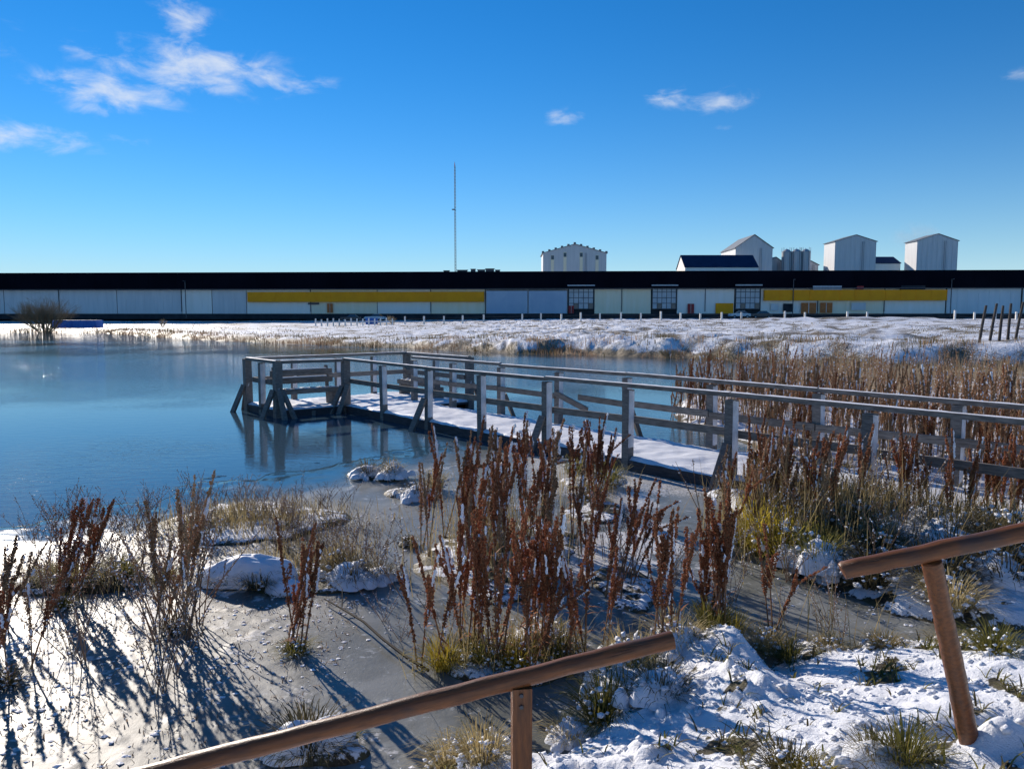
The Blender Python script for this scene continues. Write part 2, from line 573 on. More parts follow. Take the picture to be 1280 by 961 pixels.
k.l(k.bump(hgt, .42, .045), bs.inputs['Normal'])

# thin ice with frost crust
m, k, bs = new_mat('ice')
t = k.n('ShaderNodeTexCoord'); P = t.outputs['Object']
at = k.n('ShaderNodeAttribute', attribute_name='frost')
n1 = k.noise(P, 1.3, 5, .6, .6); n2 = k.noise(P, 34, 4, .7)
pale = k.n('ShaderNodeAttribute', attribute_name='pale')
icec = k.mix(k.ramp(n1, .35, .65), (.13, .135, .12), (.235, .24, .225))
icec = k.mix(k.math('MULTIPLY', pale.outputs['Fac'], .45), icec, k.mix(k.ramp(k.noise(P, 5.0, 5, .7), .3, .7), (.13, .12, .105), (.25, .235, .215)))
icec = k.mix(k.ramp(k.noise(P, 7.5, 6, .7, 1.2), .56, .74), icec, (.44, .46, .47))
fr = k.ramp(k.math('ADD', at.outputs['Fac'], k.math('MULTIPLY', k.math('SUBTRACT', n2, .5), 1.1)), .42, .72)
icef = k.mix(fr, icec, (.62, .61, .60))
thin = k.n('ShaderNodeAttribute', attribute_name='thin')
icef = k.mix(thin.outputs['Fac'], icef, (.036, .085, .125))
k.l(icef, bs.inputs['Base Color'])
k.l(k.math('MULTIPLY', k.math('SUBTRACT', 1.0, thin.outputs['Fac']), .5), bs.inputs['Coat Weight'])
k.l(k.math('ADD', k.math('MULTIPLY', thin.outputs['Fac'], .36), .14), bs.inputs['Specular IOR Level'])
bs.inputs['Coat IOR'].default_value = 1.33
k.l(k.math('ADD', k.math('ADD', k.math('MULTIPLY', n1, .20), .04), k.math('MULTIPLY', k.ramp(pale.outputs['Fac'], .25, .8), .36)), bs.inputs['Coat Roughness'])
k.l(k.math('MULTIPLY', k.math('ADD', k.math('MULTIPLY', fr, .12), k.math('ADD', k.math('MULTIPLY', n1, .16), .42)), k.math('SUBTRACT', 1.0, k.math('MULTIPLY', thin.outputs['Fac'], .92))), bs.inputs['Roughness'])
bs.inputs['IOR'].default_value = 1.31
k.l(k.bump(k.math('ADD', k.noise(P, 26, 4, .7), k.math('MULTIPLY', k.noise(P, 95, 3, .6), .4)), .50, .007), bs.inputs['Normal'])
k.val(m.node_tree.nodes['Bump'].inputs['Strength'], k.math('SUBTRACT', .5, k.math('MULTIPLY', thin.outputs['Fac'], .44)))
k.l(k.bump(k.noise(P, 18, 4, .65), .30, .004), bs.inputs['Coat Normal'])

simple('grey_wood', (.135, .120, .108), (.25, .225, .205), 5, .78, .25, .006, 60, (2, 2, 14))
simple('grey_rail', (.14, .118, .100), (.27, .235, .205), 5, .75, .3, .006, 60, (1.2, 9, 9), rnd=.3)
simple('dark_beam', (.045, .045, .05), (.085, .08, .085), 4, .8, .2, .006, 50, (1.2, 9, 9))
simple('post_frost', (.60, .60, .61), (.80, .80, .81), 9, .6, .3, .006, 90)
simple('frost', (.80, .80, .83), (.88, .88, .90), 25, .6, .3, .006, 90)
for nm_, sx in (('brown_log', (1.0, 1.0, 1.0)), ('brown_post', (1.0, 1.0, 1.0))):
    m, k, bs = new_mat(nm_)
    t = k.n('ShaderNodeTexCoord')
    mp = k.n('ShaderNodeMapping'); mp.inputs['Scale'].default_value = (1.6, 14, 14) if nm_ == 'brown_log' else (14, 14, 1.6)
    k.l(t.outputs['Object'], mp.inputs[0])
    grain = k.noise(mp.outputs[0], 5.0, 6, .65)
    blot = k.noise(t.outputs['Object'], 3.2, 4, .6)
    mp2 = k.n('ShaderNodeMapping'); mp2.inputs['Scale'].default_value = (.8, 22, 22) if nm_ == 'brown_log' else (22, 22, .8)
    k.l(t.outputs['Object'], mp2.inputs[0])
    crack = k.ramp(k.noise(mp2.outputs[0], 3.0, 3, .6, .5), .66, .72)
    cc = k.mix(k.ramp(grain, .3, .7), (.215, .076, .024), (.105, .042, .018))
    cc = k.mix(k.math('MULTIPLY', k.ramp(blot, .52, .70), .75), cc, (.060, .042, .036))
    cc = k.mix(k.math('MULTIPLY', crack, .8), cc, (.022, .014, .010))
    k.l(cc, bs.inputs['Base Color'])
    k.l(k.math('ADD', k.math('MULTIPLY', grain, .3), .24), bs.inputs['Roughness'])
    bs.inputs['Specular IOR Level'].default_value = .35
    hh = k.math('SUBTRACT', grain, k.math('MULTIPLY', crack, 1.2))
    k.l(k.bump(hh, .7, .004), bs.inputs['Normal'])
simple('black_roof', (.0045, .0055, .010), (.007, .008, .014), .12, .9, .0, rnd=0)
simple('wall_blue_grey', (.62, .63, .63), (.70, .70, .69), .9, .7, .2, stretch=(1.2, 1, .12))
simple('wall_cream', (.88, .78, .56), (.92, .83, .64), .9, .7, .2, stretch=(1.2, 1, .12))
simple('wall_white', (.88, .84, .75), (.92, .88, .81), .9, .7, .2, stretch=(1.2, 1, .12))
simple('wall_pale_blue', (.62, .70, .73), (.68, .75, .77), .9, .7, .2, stretch=(1.2, 1, .12))
simple('door_pale_blue', (.38, .48, .60), (.45, .54, .64), .3, .6, .3)
simple('plinth', (.018, .024, .032), (.035, .042, .05), .6, .8, .2)
simple('yellow', (.95, .375, .010), (.88, .33, .010), .6, .6, .2)
simple('red_paint', (.36, .03, .03), (.26, .025, .025), 2, .5, .3)
simple('orange_paint', (.55, .17, .04), (.42, .12, .03), 2, .5, .3)
simple('steel_frame', (.30, .34, .38), (.40, .43, .46), 2, .5, .4)
simple('dark_metal', (.05, .055, .065), (.08, .085, .095), 2, .5, .4)
simple('silo_cladding', (.56, .57, .58), (.66, .66, .66), 1.2, .55, .35, stretch=(3, 3, .12))
simple('silo_steel', (.36, .39, .42), (.46, .48, .50), 1.2, .42, .45, stretch=(3, 3, .12))
simple('grey_roof', (.16, .18, .20), (.22, .24, .26), .6, .6, .3)
simple('blue_roof', (.014, .026, .070), (.020, .034, .085), .6, .6, .2)
simple('blue_paint', (.025, .12, .42), (.04, .17, .5), 1, .5, .3)
simple('white_post', (.80, .78, .74), (.70, .68, .64), 8, .7, .2)
simple('dark_post', (.05, .042, .038), (.09, .078, .07), 8, .8, .2, .004, 40)
simple('wire', (.10, .10, .10), (.16, .15, .14), 8, .5, .4)
simple('car_white', (.62, .64, .66), (.6, .62, .64), 1, .3, .5)
simple('car_dark', (.03, .035, .045), (.04, .045, .055), 1, .3, .5)
simple('tyre', (.015, .015, .015), (.02, .02, .02), 8, .8, .2)
simple('bark', (.075, .06, .045), (.12, .10, .07), 12, .85, .2, .004, 60, rnd=.3)
simple('stick', (.02, .015, .012), (.04, .03, .022), 12, .8, .2)
simple('pale_glass', (.34, .40, .45), (.44, .49, .53), 1.0, .25, .5)
m, k, bs = new_mat('glass')
bs.inputs['Base Color'].default_value = (.05, .075, .10, 1)
bs.inputs['Roughness'].default_value = .12
leaf_mat('seed_rust', (.28, .098, .042), (.54, .24, .11), .45)
leaf_mat('seed_brown', (.36, .20, .10), (.60, .40, .24), .42)
leaf_mat('stem_brown', (.20, .105, .055), (.34, .21, .12), .25)
leaf_mat('stem_tan', (.30, .20, .11), (.46, .35, .22), .3)
leaf_mat('straw_blade', (.30, .22, .095), (.46, .38, .20), .45)
leaf_mat('green_blade', (.085, .095, .022), (.26, .22, .055), .45)
leaf_mat('yellow_blade', (.34, .25, .03), (.52, .42, .06), .5)
leaf_mat('dark_blade', (.055, .048, .020), (.19, .15, .075), .4)
leaf_mat('weed_stem', (.24, .145, .09), (.44, .32, .22), .35)
leaf_mat('willow_twig', (.36, .29, .18), (.50, .42, .29), .35)

# ------------------------------------------------------------------ the ground, one sheet out to the horizon


def axis(lo, a, b, hi, step, growth, glow=None):
    mid = list(np.arange(a, b, step))
    left = []; d = step; p = a
    while p > lo:
        d *= glow or growth; p -= d; left.append(p)
    right = []; d = step; p = mid[-1]
    while p < hi:
        d *= growth; p += d; right.append(p)
    return np.array(left[::-1] + mid + right)


xs = axis(-4000, -.8, 4.2, 4000, .026, 1.038)
ys = axis(-40, 2.4, 7.0, 5200, .026, 1.0135, 1.07)
GX, GY = np.meshgrid(xs, ys)
GZ = land(GX, GY)
n_a = fbm(GX * 2.3, GY * 2.3, 201, 4); n_b = fbm(GX * 6.5, GY * 6.5, 203, 4); n_c = fbm(GX * .5, GY * .5, 207, 4)
near_cov = .98 - .80 * sstep(.44, .33, n_a * .40 + n_b * .60) - .7 * sstep(.06, -.02, GZ)
lump_lo = sstep(.02, -.05, (fbm(GX * 3.1, GY * 3.1, 71, 4) - .5) * .20 + np.abs(fbm(GX * 8, GY * 8, 73, 3) - .5) * .13 - .012)
near_cov = near_cov - .22 * lump_lo
sb_ = sd_poly(GX, GY, BANK_B)
near_cov = near_cov - .24 * sstep(-.3, .3, sb_) * sstep(.18, .06, GZ) - .04 * sstep(-.3, .3, sb_)
for (ix, iy, rx, ry, ih) in ISLES:
    q = np.sqrt(((GX - ix) / rx) ** 2 + ((GY - iy) / ry) ** 2)
    near_cov = near_cov - .28 * sstep(1.5, .9, q)
near_cov = near_cov - 1.2 * np.exp(-(((GX - 2.30) / .30) ** 2 + ((GY - 3.34) / .13) ** 2))
far_cov = .60 - .24 * sstep(.50, .34, n_c) + .9 * (fbm(GX * .9, GY * .9, 37, 4, .6) - .5) - .55 * sstep(.45, .05, GZ)
fr_ = sstep(18, 30, GY)
cover = near_cov * (1 - fr_) + far_cov * fr_
ground = link('ground', grid_mesh('ground', xs, ys, GZ, MATS['ground'], {'cover': cover, 'farness': fr_}))
tag(ground, kind='structure')

# pond water
wm = MB()
wm.v = [(-700, -20, 0), (200, -20, 0), (200, 160, 0), (-700, 160, 0)]
wm.f = [(0, 1, 2, 3)]
tag(wm.build('pond_water', MATS['water']), kind='structure')

# sheet of thin ice in the near corner of the pond
ix_ = axis(-13.5, -4.2, 2.6, 6.5, .024, 1.02)
iy_ = axis(1.5, 3.7, 8.0, 15.0, .024, 1.012)
IX, IY = np.meshgrid(ix_, iy_)
IZ = ice_z(IX, IY)
tag(link('pond_ice', grid_mesh('pond_ice', ix_, iy_, IZ, MATS['ice'], {'frost': ice_frost(IX, IY), 'pale': sstep(-.2, -2.4, IX) * sstep(11, 8.5, IY), 'thin': sstep(1.7, .5, ice_sd(IX, IY)) * sstep(-.5, -1.2, IX)})), kind='structure')

# ------------------------------------------------------------------ wooden jetty
JL = 1.863
WID = 1.70
jr = JA - math.pi / 2
jetty = empty('wooden_jetty', (JX, JY, 0), jr, 'weathered grey wooden jetty with snow on its deck leading out over the pond', 'jetty')


def jw(s, n):
    return (JX + JD[0] * s + JN[0] * n, JY + JD[1] * s + JN[1] * n)


rnd = random.Random(7)
RAILZ, MIDZ, DECKZ = 1.335, .775, .17


def post_mesh(top, w=.130):
    m = MB()
    m.box((0, 0, (top - .75) / 2), (w, w, top + .75))
    return m.mesh('post', MATS['grey_wood'])


POST = post_mesh(RAILZ - .085)
CORNER = post_mesh(RAILZ - .02, .17)


def frost_mesh(seed, z0, z1, w=.122):
    m = MB(); r = random.Random(seed); n = 14; b = 0
    for i in range(n + 1):
        z = z0 + (z1 - z0) * i / n
        for j in range(5):
            t = -1 + j * .5
            edge = 1.0 if j in (0, 4) else 0
            m.v.append((.066 + (.002 if edge else r.uniform(.006, .02)) * (1 if 0 < i < n else .2), t * w / 2 + r.uniform(-.005, .005) * (1 - edge), z + r.uniform(-.012, .012)))
    for i in range(n):
        for j in range(4):
            a = i * 5 + j
            m.f.append((a, a + 1, a + 6, a + 5))
    return m.mesh('frost_crust', MATS['post_frost'], True)


FROSTS = [frost_mesh(i, .26 + .1 * (i % 3), RAILZ - .10) for i in range(4)]
FROST_LOW = [frost_mesh(20 + i, .30, RAILZ - .12) for i in range(2)]


def jpost(s, n, mesh=None, frost=True):
    p = link('post', mesh or POST, jetty, (s, n, 0))
    p.rotation_euler = (rnd.uniform(-.014, .014), rnd.uniform(-.014, .014), rnd.uniform(-.06, .06))
    if frost:
        link('frost_crust', rnd.choice(FROSTS), p)
    return p


near_posts = [JL * k for k in range(9)]
far_posts = [0.45, 2.17] + [4.036 + JL * k for k in range(7)]
for i, s in enumerate(near_posts):
    jpost(s, 0.0, CORNER if i == 0 else None)
for s in far_posts:
    jpost(s, WID)
HEAD = [(0, -1.75), (-.95, -1.75), (-1.85, -1.75), (-1.85, -.55), (-1.85, .7), (-1.85, 1.8), (-1.85, 2.9), (-.35, 2.9), (1.2, 2.9), (1.2, WID + .02)]
for i, (s, n) in enumerate(HEAD[:-1]):
    jpost(s, n, CORNER if i in (0, 2, 6, 8) else None)


def rail(name, p0, p1, w, h, mat='grey_rail'):
    p0 = Vector(p0); p1 = Vector(p1)
    L = (p1 - p0).length
    m = MB().bar((0, 0, 0), (L, 0, 0), w, h)
    o = m.build(name, MATS[mat], jetty, tuple(p0))
    d = (p1 - p0).normalized()
    o.rotation_euler = (0, -math.asin(d.z), math.atan2(d.y, d.x))
    if name == 'handrail':
        f = MB(); k_ = max(3, int(L / .12))
        for i in range(k_ + 1):
            x = .01 + (L - .02) * i / k_
            wv = w * .5 * rnd.uniform(.55, .92)
            for yy, zz in ((-wv, h / 2 + .001), (-wv * .4, h / 2 + rnd.uniform(.004, .012)), (wv * .5, h / 2 + rnd.uniform(.004, .012)), (wv, h / 2 + .001)):
                f.v.append((x, yy, zz))
        for i in range(k_):
            for j in range(3):
                a = i * 4 + j
                f.f.append((a, a + 4, a + 5, a + 1))
        f.build('frost_crust', MATS['frost'], o, smooth=True)
    return o


def jit():
    return rnd.uniform(-.022, .022)


# handrails, a board on edge with a flat cap, in lengths of two bays
for n, st, off in ((0.0, near_posts + [15.9], 0), (WID, far_posts + [16.6], 0)):
    i = 0
    while i < len(st) - 1:
        j = min(i + 2, len(st) - 1)
        a, b = st[i] - (.02 if i else .06), st[j] - .024
        z0, z1 = RAILZ + jit(), RAILZ + jit()
        rail('handrail', (a, n, z0 - .034), (b, n, z1 - .034), .105, .058)
        i = j
for (a, b) in (((0, -1.75), (-1.85, -1.75)), ((-1.85, -1.70), (-1.85, 2.85)), ((-1.85, 2.9), (1.2, 2.9)), ((0, -1.68), (0, -.09))):
    rail('handrail', (a[0], a[1], RAILZ - .03), (b[0], b[1], RAILZ - .03 + jit()), .13, .07)
# mid rails, one board to a bay, fixed to the walkway side of the posts
for a, b in zip(near_posts, near_posts[1:] + [15.9]):
    rail('mid_rail', (a + .01, .095, MIDZ + jit()), (b - .01, .095, MIDZ + jit()), .040, .108)
for i, (a, b) in enumerate(zip(far_posts, far_posts[1:] + [16.6])):
    if i == 3:
        # the broken board: one half hangs, the other is cut short
        tag(rail('broken_rail', (a, WID - .095, MIDZ + .06), (a + .92, WID - .095, MIDZ - .20), .040, .108), 'snapped half of a rail board sagging down')
        rail('broken_rail', (a + .72, WID - .140, MIDZ + .035), (b - .01, WID - .095, MIDZ), .040, .108)
    else:
        rail('mid_rail', (a + .01, WID - .095, MIDZ + jit()), (b - .01, WID - .095, MIDZ + jit()), .040, .108)
for (a, b) in (((-.08, -1.65), (-1.77, -1.65)), ((-1.75, -1.66), (-1.75, -.6)), ((-1.75, -.5), (-1.75, 2.8)), ((-1.77, 2.8), (1.12, 2.8))):
    rail('mid_rail', (a[0], a[1], MIDZ + .02), (b[0], b[1], MIDZ + .02 + jit()), .042, .12)
# raking braces down into the water on the outer side
def brace(s, n, ds, dn, z=.66):
    ds *= .78; dn *= .78
    m = MB().bar((s, n, z), (s + ds, n + dn, -.30), .11, .075, (ds * .01 + .2, dn * .01 + .1, 1))
    b = m.build('brace', MATS['grey_wood'], jetty)
    return b


for s in (0.0, near_posts[2], near_posts[4], near_posts[6]):
    brace(s, -.10, 0, -.62)
for s in (far_posts[2], far_posts[4], far_posts[6]):
    brace(s, WID + .10, 0, .60)
brace(0, -1.86, 0, -.50); brace(.11, -1.75, .52, 0); brace(.11, -1.68, .42, .36); brace(-1.85, -1.86, 0, -.55); brace(-1.96, -1.75, -.5, 0)
brace(0.12, 0.0, .12, -.55, .7); brace(1.2, 3.0, 0, .5); brace(-1.85, 3.0, 0, .5)
# deck, beams and piles
deck = MB().cut(.06, 16.6, -.06, WID + .06, DECKZ - .05, DECKZ)
deck.cut(-1.92, .058, -1.82, 2.97, DECKZ - .05, DECKZ)
deck.cut(.06, 1.27, WID + .062, 2.97, DECKZ - .05, DECKZ)
deck.build('deck', MATS['dark_beam'], jetty)
for nn in (-.02, WID * .5, WID + .02):
    MB().cut(.10, 16.6, nn - .03, nn + .03, DECKZ - .27, DECKZ - .051).build('beam', MATS['dark_beam'], jetty)
for ss in (-1.86, -.9, .0):
    MB().cut(ss - .03, ss + .03, -1.78, 2.93, DECKZ - .25, DECKZ - .051).build('beam', MATS['dark_beam'], jetty)
for nn in (-1.76, 2.91):
    MB().cut(-1.82, (-.04 if nn < 0 else 1.2), nn - .03, nn + .03, DECKZ - .24, DECKZ - .051).build('beam', MATS['dark_beam'], jetty)
for ss, nn in ((.035, -.88), (-.9, -1.0), (-.9, 2.2), (3.0, .1), (3.0, 1.6), (6.7, .1), (6.7, 1.6), (10.4, .1), (10.4, 1.6)):
    MB().tube([(ss, nn, -.7), (ss, nn, DECKZ - .055)], .05, 8).build('pile', MATS['grey_wood'], jetty)


def snow_slab(s0, s1, n0, n1, seed, step=.06):
    us = np.linspace(s0, s1, max(2, int((s1 - s0) / step))); vs = np.linspace(n0, n1, max(2, int((n1 - n0) / step)))
    U, V = np.meshgrid(us, vs)
    e = np.minimum(np.minimum(U - s0, s1 - U), np.minimum(V - n0, n1 - V))
    z = DECKZ + .002 + sstep(-.001, .07, e) * (.045 + (fbm(U * 2.2, V * 2.2, seed, 4) - .5) * .075 + (fbm(U * 8, V * 8, seed + 5, 3) - .5) * .035)
    wob = (fbm(U * 4, V * 4, seed + 9, 3) - .5) * .16 * (e < .03)
    me = grid_mesh('snow_cover', us, vs, z, MATS['snow'])
    co = np.empty(len(me.vertices) * 3, np.float32); me.vertices.foreach_get('co', co); co = co.reshape(-1, 3)
    co[:, 1] += wob.reshape(-1); me.vertices.foreach_set('co', co.ravel()); me.update()
    return link('snow_cover', me, jetty)


snow_slab(.10, 16.5, -.03, WID + .03, 301)
snow_slab(-1.88, .05, -1.78, 2.93, 311)
snow_slab(.07, 1.24, WID + .08, 2.94, 317)

# ------------------------------------------------------------------ two benches on the jetty head


def bench(s, n, rz, length, label, back=True):
    x, y = jw(s, n)
    b = empty('bench', (x, y, DECKZ), jr + rz, label, 'bench', 'benches on the jetty head')
    L = length / 2
    for yy in (-.17, .02):
        sl = MB().cut(-L, L, yy, yy + .17, .41 - (.07 if yy < 0 else 0), .455).build('seat_plank', MATS['grey_rail'], b)
        r_ = MB()
        for i in range(7):
            r_.octa((-L * .85 + L * 1.7 * i / 6, yy + .085, .458), .10, random.Random(i + int(yy * 100)), (1.35, .72, .16))
        r_.build('snow', MATS['snow'], sl, smooth=True)
    for xx in (-L + .12, L - .12):
        lg = MB().cut(xx - .05, xx + .05, -.15, .15, .0, .339).build('leg', MATS['grey_wood'], b)
        if back:
            MB().bar((xx, .20, 0.0), (xx, .30, .98), .08, .05, (0, 1, 0)).build('back_post', MATS['grey_wood'], b)
    if back:
        for zz, yy in ((.57, .215), (.76, .235)):
            bs_ = MB().cut(-L, L, yy - .045, yy - .005, zz, zz + .14).build('back_slat', MATS['grey_rail'], b)
            MB().cut(-L * .9, L * .8, yy - .043, yy - .007, zz + .141, zz + .165).build('snow', MATS['snow'], bs_)
    return b


bench(-.38, -.88, math.pi / 2, 1.60, 'grey plank bench with a slatted back behind the jetty front rail')
bench(-.35, 2.40, 0, 1.9, 'low backless snow topped bench on the arm of the jetty towards the reed bed', False)

# ------------------------------------------------------------------ brown pole railings on the near bank


def log(name, p0, p1, r0, r1, parent, mat, n=18, seed=0, bend=.006):
    """a round pole built along its own x axis, then turned into place"""
    rr = random.Random(seed)
    p0 = Vector(p0); p1 = Vector(p1); pts = []; rad = []
    L = (p1 - p0).length; K = 26
    for i in range(K + 1):
        t = i / K
        pts.append(Vector((L * t, rr.uniform(-1, 1) * bend * .35, rr.uniform(-1, 1) * bend * .35 + math.sin(t * 3.0) * bend)))
        rad.append((r0 + (r1 - r0) * t) * rr.uniform(.96, 1.04))
    pts = [Vector((-.005, 0, 0))] + pts + [Vector((L + .006, 0, pts[-1].z))]
    rad = [rad[0] * .86] + rad + [rad[-1] * .84]
    m = MB().tube(pts, rad, n)
    v2 = []
    for (x, y, z) in m.v:
        k_ = 1 + .05 * (float(vn(np.array([x * 3 + seed]), np.array([math.atan2(z, y) * 1.6]), seed)[0]) - .5)
        v2.append((x, y * k_, z * k_))
    m.v = v2
    o = m.build(name, MATS[mat], parent, tuple(p0), smooth=True)
    o.rotation_mode = 'QUATERNION'
    o.rotation_quaternion = (p1 - p0).to_track_quat('X', 'Z')
    try:
        o.data.set_sharp_from_angle(angle=math.radians(40))
    except Exception:
        pass
    return o


def to_local(p, base):
    return (p[0] - base[0], p[1] - base[1], p[2] - base[2])


b1 = (.036, 2.845, floor_z(.036, 2.845))
r1 = empty('pole_railing', b1, 0, 'thick brown pole handrail on a square post, running down beside the dock stand', 'railing')
log('rail', to_local((-2.10, 2.492, .570), b1), to_local((.636, 2.95, 1.086), b1), .0375, .036, r1, 'brown_log', seed=3)
MB().box((0, 0, (.952 - b1[2] - .5) / 2), (.074, .074, .952 - b1[2] + .5), .12).build('post', MATS['brown_post'], r1)
for dz in (.93, .885):
    MB().tube([(0, -.046, dz - b1[2]), (0, -.036, dz - b1[2])], .008, 6).build('bolt', MATS['dark_metal'], r1)
b2 = (1.84, 3.0, floor_z(1.84, 3.0))
r2 = empty('pole_railing', b2, 0, 'brown pole handrail with a leaning round post standing in the snow drift', 'railing')
log('rail', to_local((1.283, 2.90, 1.385), b2), to_local((2.75, 2.58, 1.83), b2), .034, .036, r2, 'brown_log', seed=5)
log('post', to_local((1.93, 3.03, .45), b2), to_local((1.592, 2.845, 1.440), b2), .039, .036, r2, 'brown_post', seed=8, bend=.002)

# ------------------------------------------------------------------ plants: shared meshes, each plant a thing of its own


def dock_stalk(seed, kind):
    r = random.Random(seed)
    h = 1.0
    lean = Vector((r.uniform(-.12, .16), r.uniform(-.12, .12), 0)); curve = Vector((r.uniform(-.08, .13), r.uniform(-.08, .08), 0))

    kink = r.uniform(.55, .8) if r.random() < .14 else 2.0
    kd = Vector((r.uniform(-.5, .6), r.uniform(-.5, .5), -r.uniform(.3, .9)))

    def ax(t):
        return Vector((0, 0, h * t)) + lean * t + curve * t * t + kd * max(0, t - kink)
    stem = MB().tube([ax(i / 8) for i in range(9)], [.0075 - .005 * i / 8 for i in range(9)], 5)
    seedm = MB(); snow = MB()
    arms = [(ax, r.uniform(.20, .42), .995)]
    for b in range(r.randint(1, 5) if kind != 'slim' else r.randint(0, 2)):
        t0 = r.uniform(.40, .72); ln = r.uniform(.14, .34); a = r.uniform(0, 6.28); sp = r.uniform(.10, .28)
        o = ax(t0); tip = o + Vector((math.cos(a) * sp * ln, math.sin(a) * sp * ln, ln))
        mid = o.lerp(tip, .5) + Vector((math.cos(a), math.sin(a), 0)) * ln * .07

        def bx(t, o=o, mid=mid, tip=tip):
            return o * (1 - t) ** 2 + mid * 2 * t * (1 - t) + tip * t * t
        stem.tube([bx(i / 4) for i in range(5)], [.0045 - .0006 * i for i in range(5)], 4)
        arms.append((bx, .12, 1.0))
    for fn, t0, t1 in arms:
        L = (fn(t1) - fn(t0)).length
        nw = max(4, int(L / .0155))
        w0 = r.uniform(.015, .024)
        for i in range(nw):
            t = t0 + (t1 - t0) * (i + r.uniform(-.3, .3)) / nw
            if r.random() < .10:
                continue
            p = fn(max(0, min(1, t)))
            u = i / nw
            rad = w0 * (1.05 - .55 * u) * (.5 + .5 * min(1, u * 5)) * r.uniform(.6, 1.3)
            for j in range(10):
                a = r.uniform(0, 6.28); q = rad * r.uniform(.25, 1.15)
                seedm.octa(p + Vector((math.cos(a) * q, math.sin(a) * q, r.uniform(-.009, .009))), r.uniform(.004, .0085), r, (1, 1, 1.2))
        # snow blown on to one side, in streaks
        for run in range(max(1, int(L / .13))):
            if r.random() < .64:
                continue
            ta = t0 + (t1 - t0) * r.random(); ln = r.uniform(.02, .16) / max(L, .05) * (t1 - t0)
            kk = max(1, int(ln / (t1 - t0) * L / .014)); sz = r.uniform(.007, .019)
            for i in range(kk):
                t = min(1.0, ta + ln * i / kk)
                p = fn(t)
                snow.octa(p + Vector((w0 * r.uniform(.75, 1.0), -w0 * r.uniform(.2, .7), 0)), sz * r.uniform(.7, 1.2), r, (.75, .75, 1.5))
    for i in range(5):
        t = r.uniform(.08, .4); p = ax(t)
        a = r.uniform(0, 6.28); ln = r.uniform(.04, .12)
        sd = Vector((-math.sin(a), math.cos(a), 0))
        seedm.blade(p, p + Vector((math.cos(a) * ln, math.sin(a) * ln, r.uniform(-.06, .05))), .018, .01, sd, 2)
        if r.random() < .5:
            snow.octa(p + Vector((.009, -.004, 0)), .008, r, (.8, .8, 2.2))
    sm, st = ('seed_rust', 'stem_brown') if kind in ('rust', 'slim') else ('seed_brown', 'stem_tan')
    return (stem.mesh('stalk', MATS[st]), seedm.mesh('seed_head', MATS[sm]), snow.mesh('snow', MATS['snow']))


RUST = [dock_stalk(500 + i, 'rust') for i in range(12)] + [dock_stalk(520 + i, 'slim') for i in range(4)]
BROWN = [dock_stalk(540 + i, 'brown') for i in range(12)]


COUNT = {1: 'single stalked', 2: 'two stalked', 3: 'three stalked', 4: 'four stalked'}


def dock(x, y, h, variants, n, label, group, r, lean=0.0, spread=.06, h0=.8, h1=1.2):
    z = floor_z(x, y)
    q = (h - h0) / max(.01, h1 - h0)
    label = ('short' if q < .33 else 'tall' if q > .67 else 'middling') + ' ' + COUNT[n] + ' ' + label
    p = empty('dock_plant', (x, y, z - .01), r.uniform(-.5, .5), label, 'plant', group)
    for i in range(n):
        st, sd, sn = r.choice(variants)
        k = h * (1 if i == 0 else r.uniform(.62, 1.0))
        a = r.uniform(0, 6.28); q = spread * r.random() if i else 0
        o = link('stalk', st, p, (math.cos(a) * q, math.sin(a) * q, 0), r.uniform(-.5, .5))
        o.scale = (1.0 * (.55 + .45 * k),) * 2 + (k,)
        o.rotation_euler = (r.gauss(0, .06), r.gauss(0, .07) + lean, o.rotation_euler[2])
        tag(link('seed_head', sd, o), kind='stuff')
        tag(link('snow', sn, o), kind='stuff')
    return p


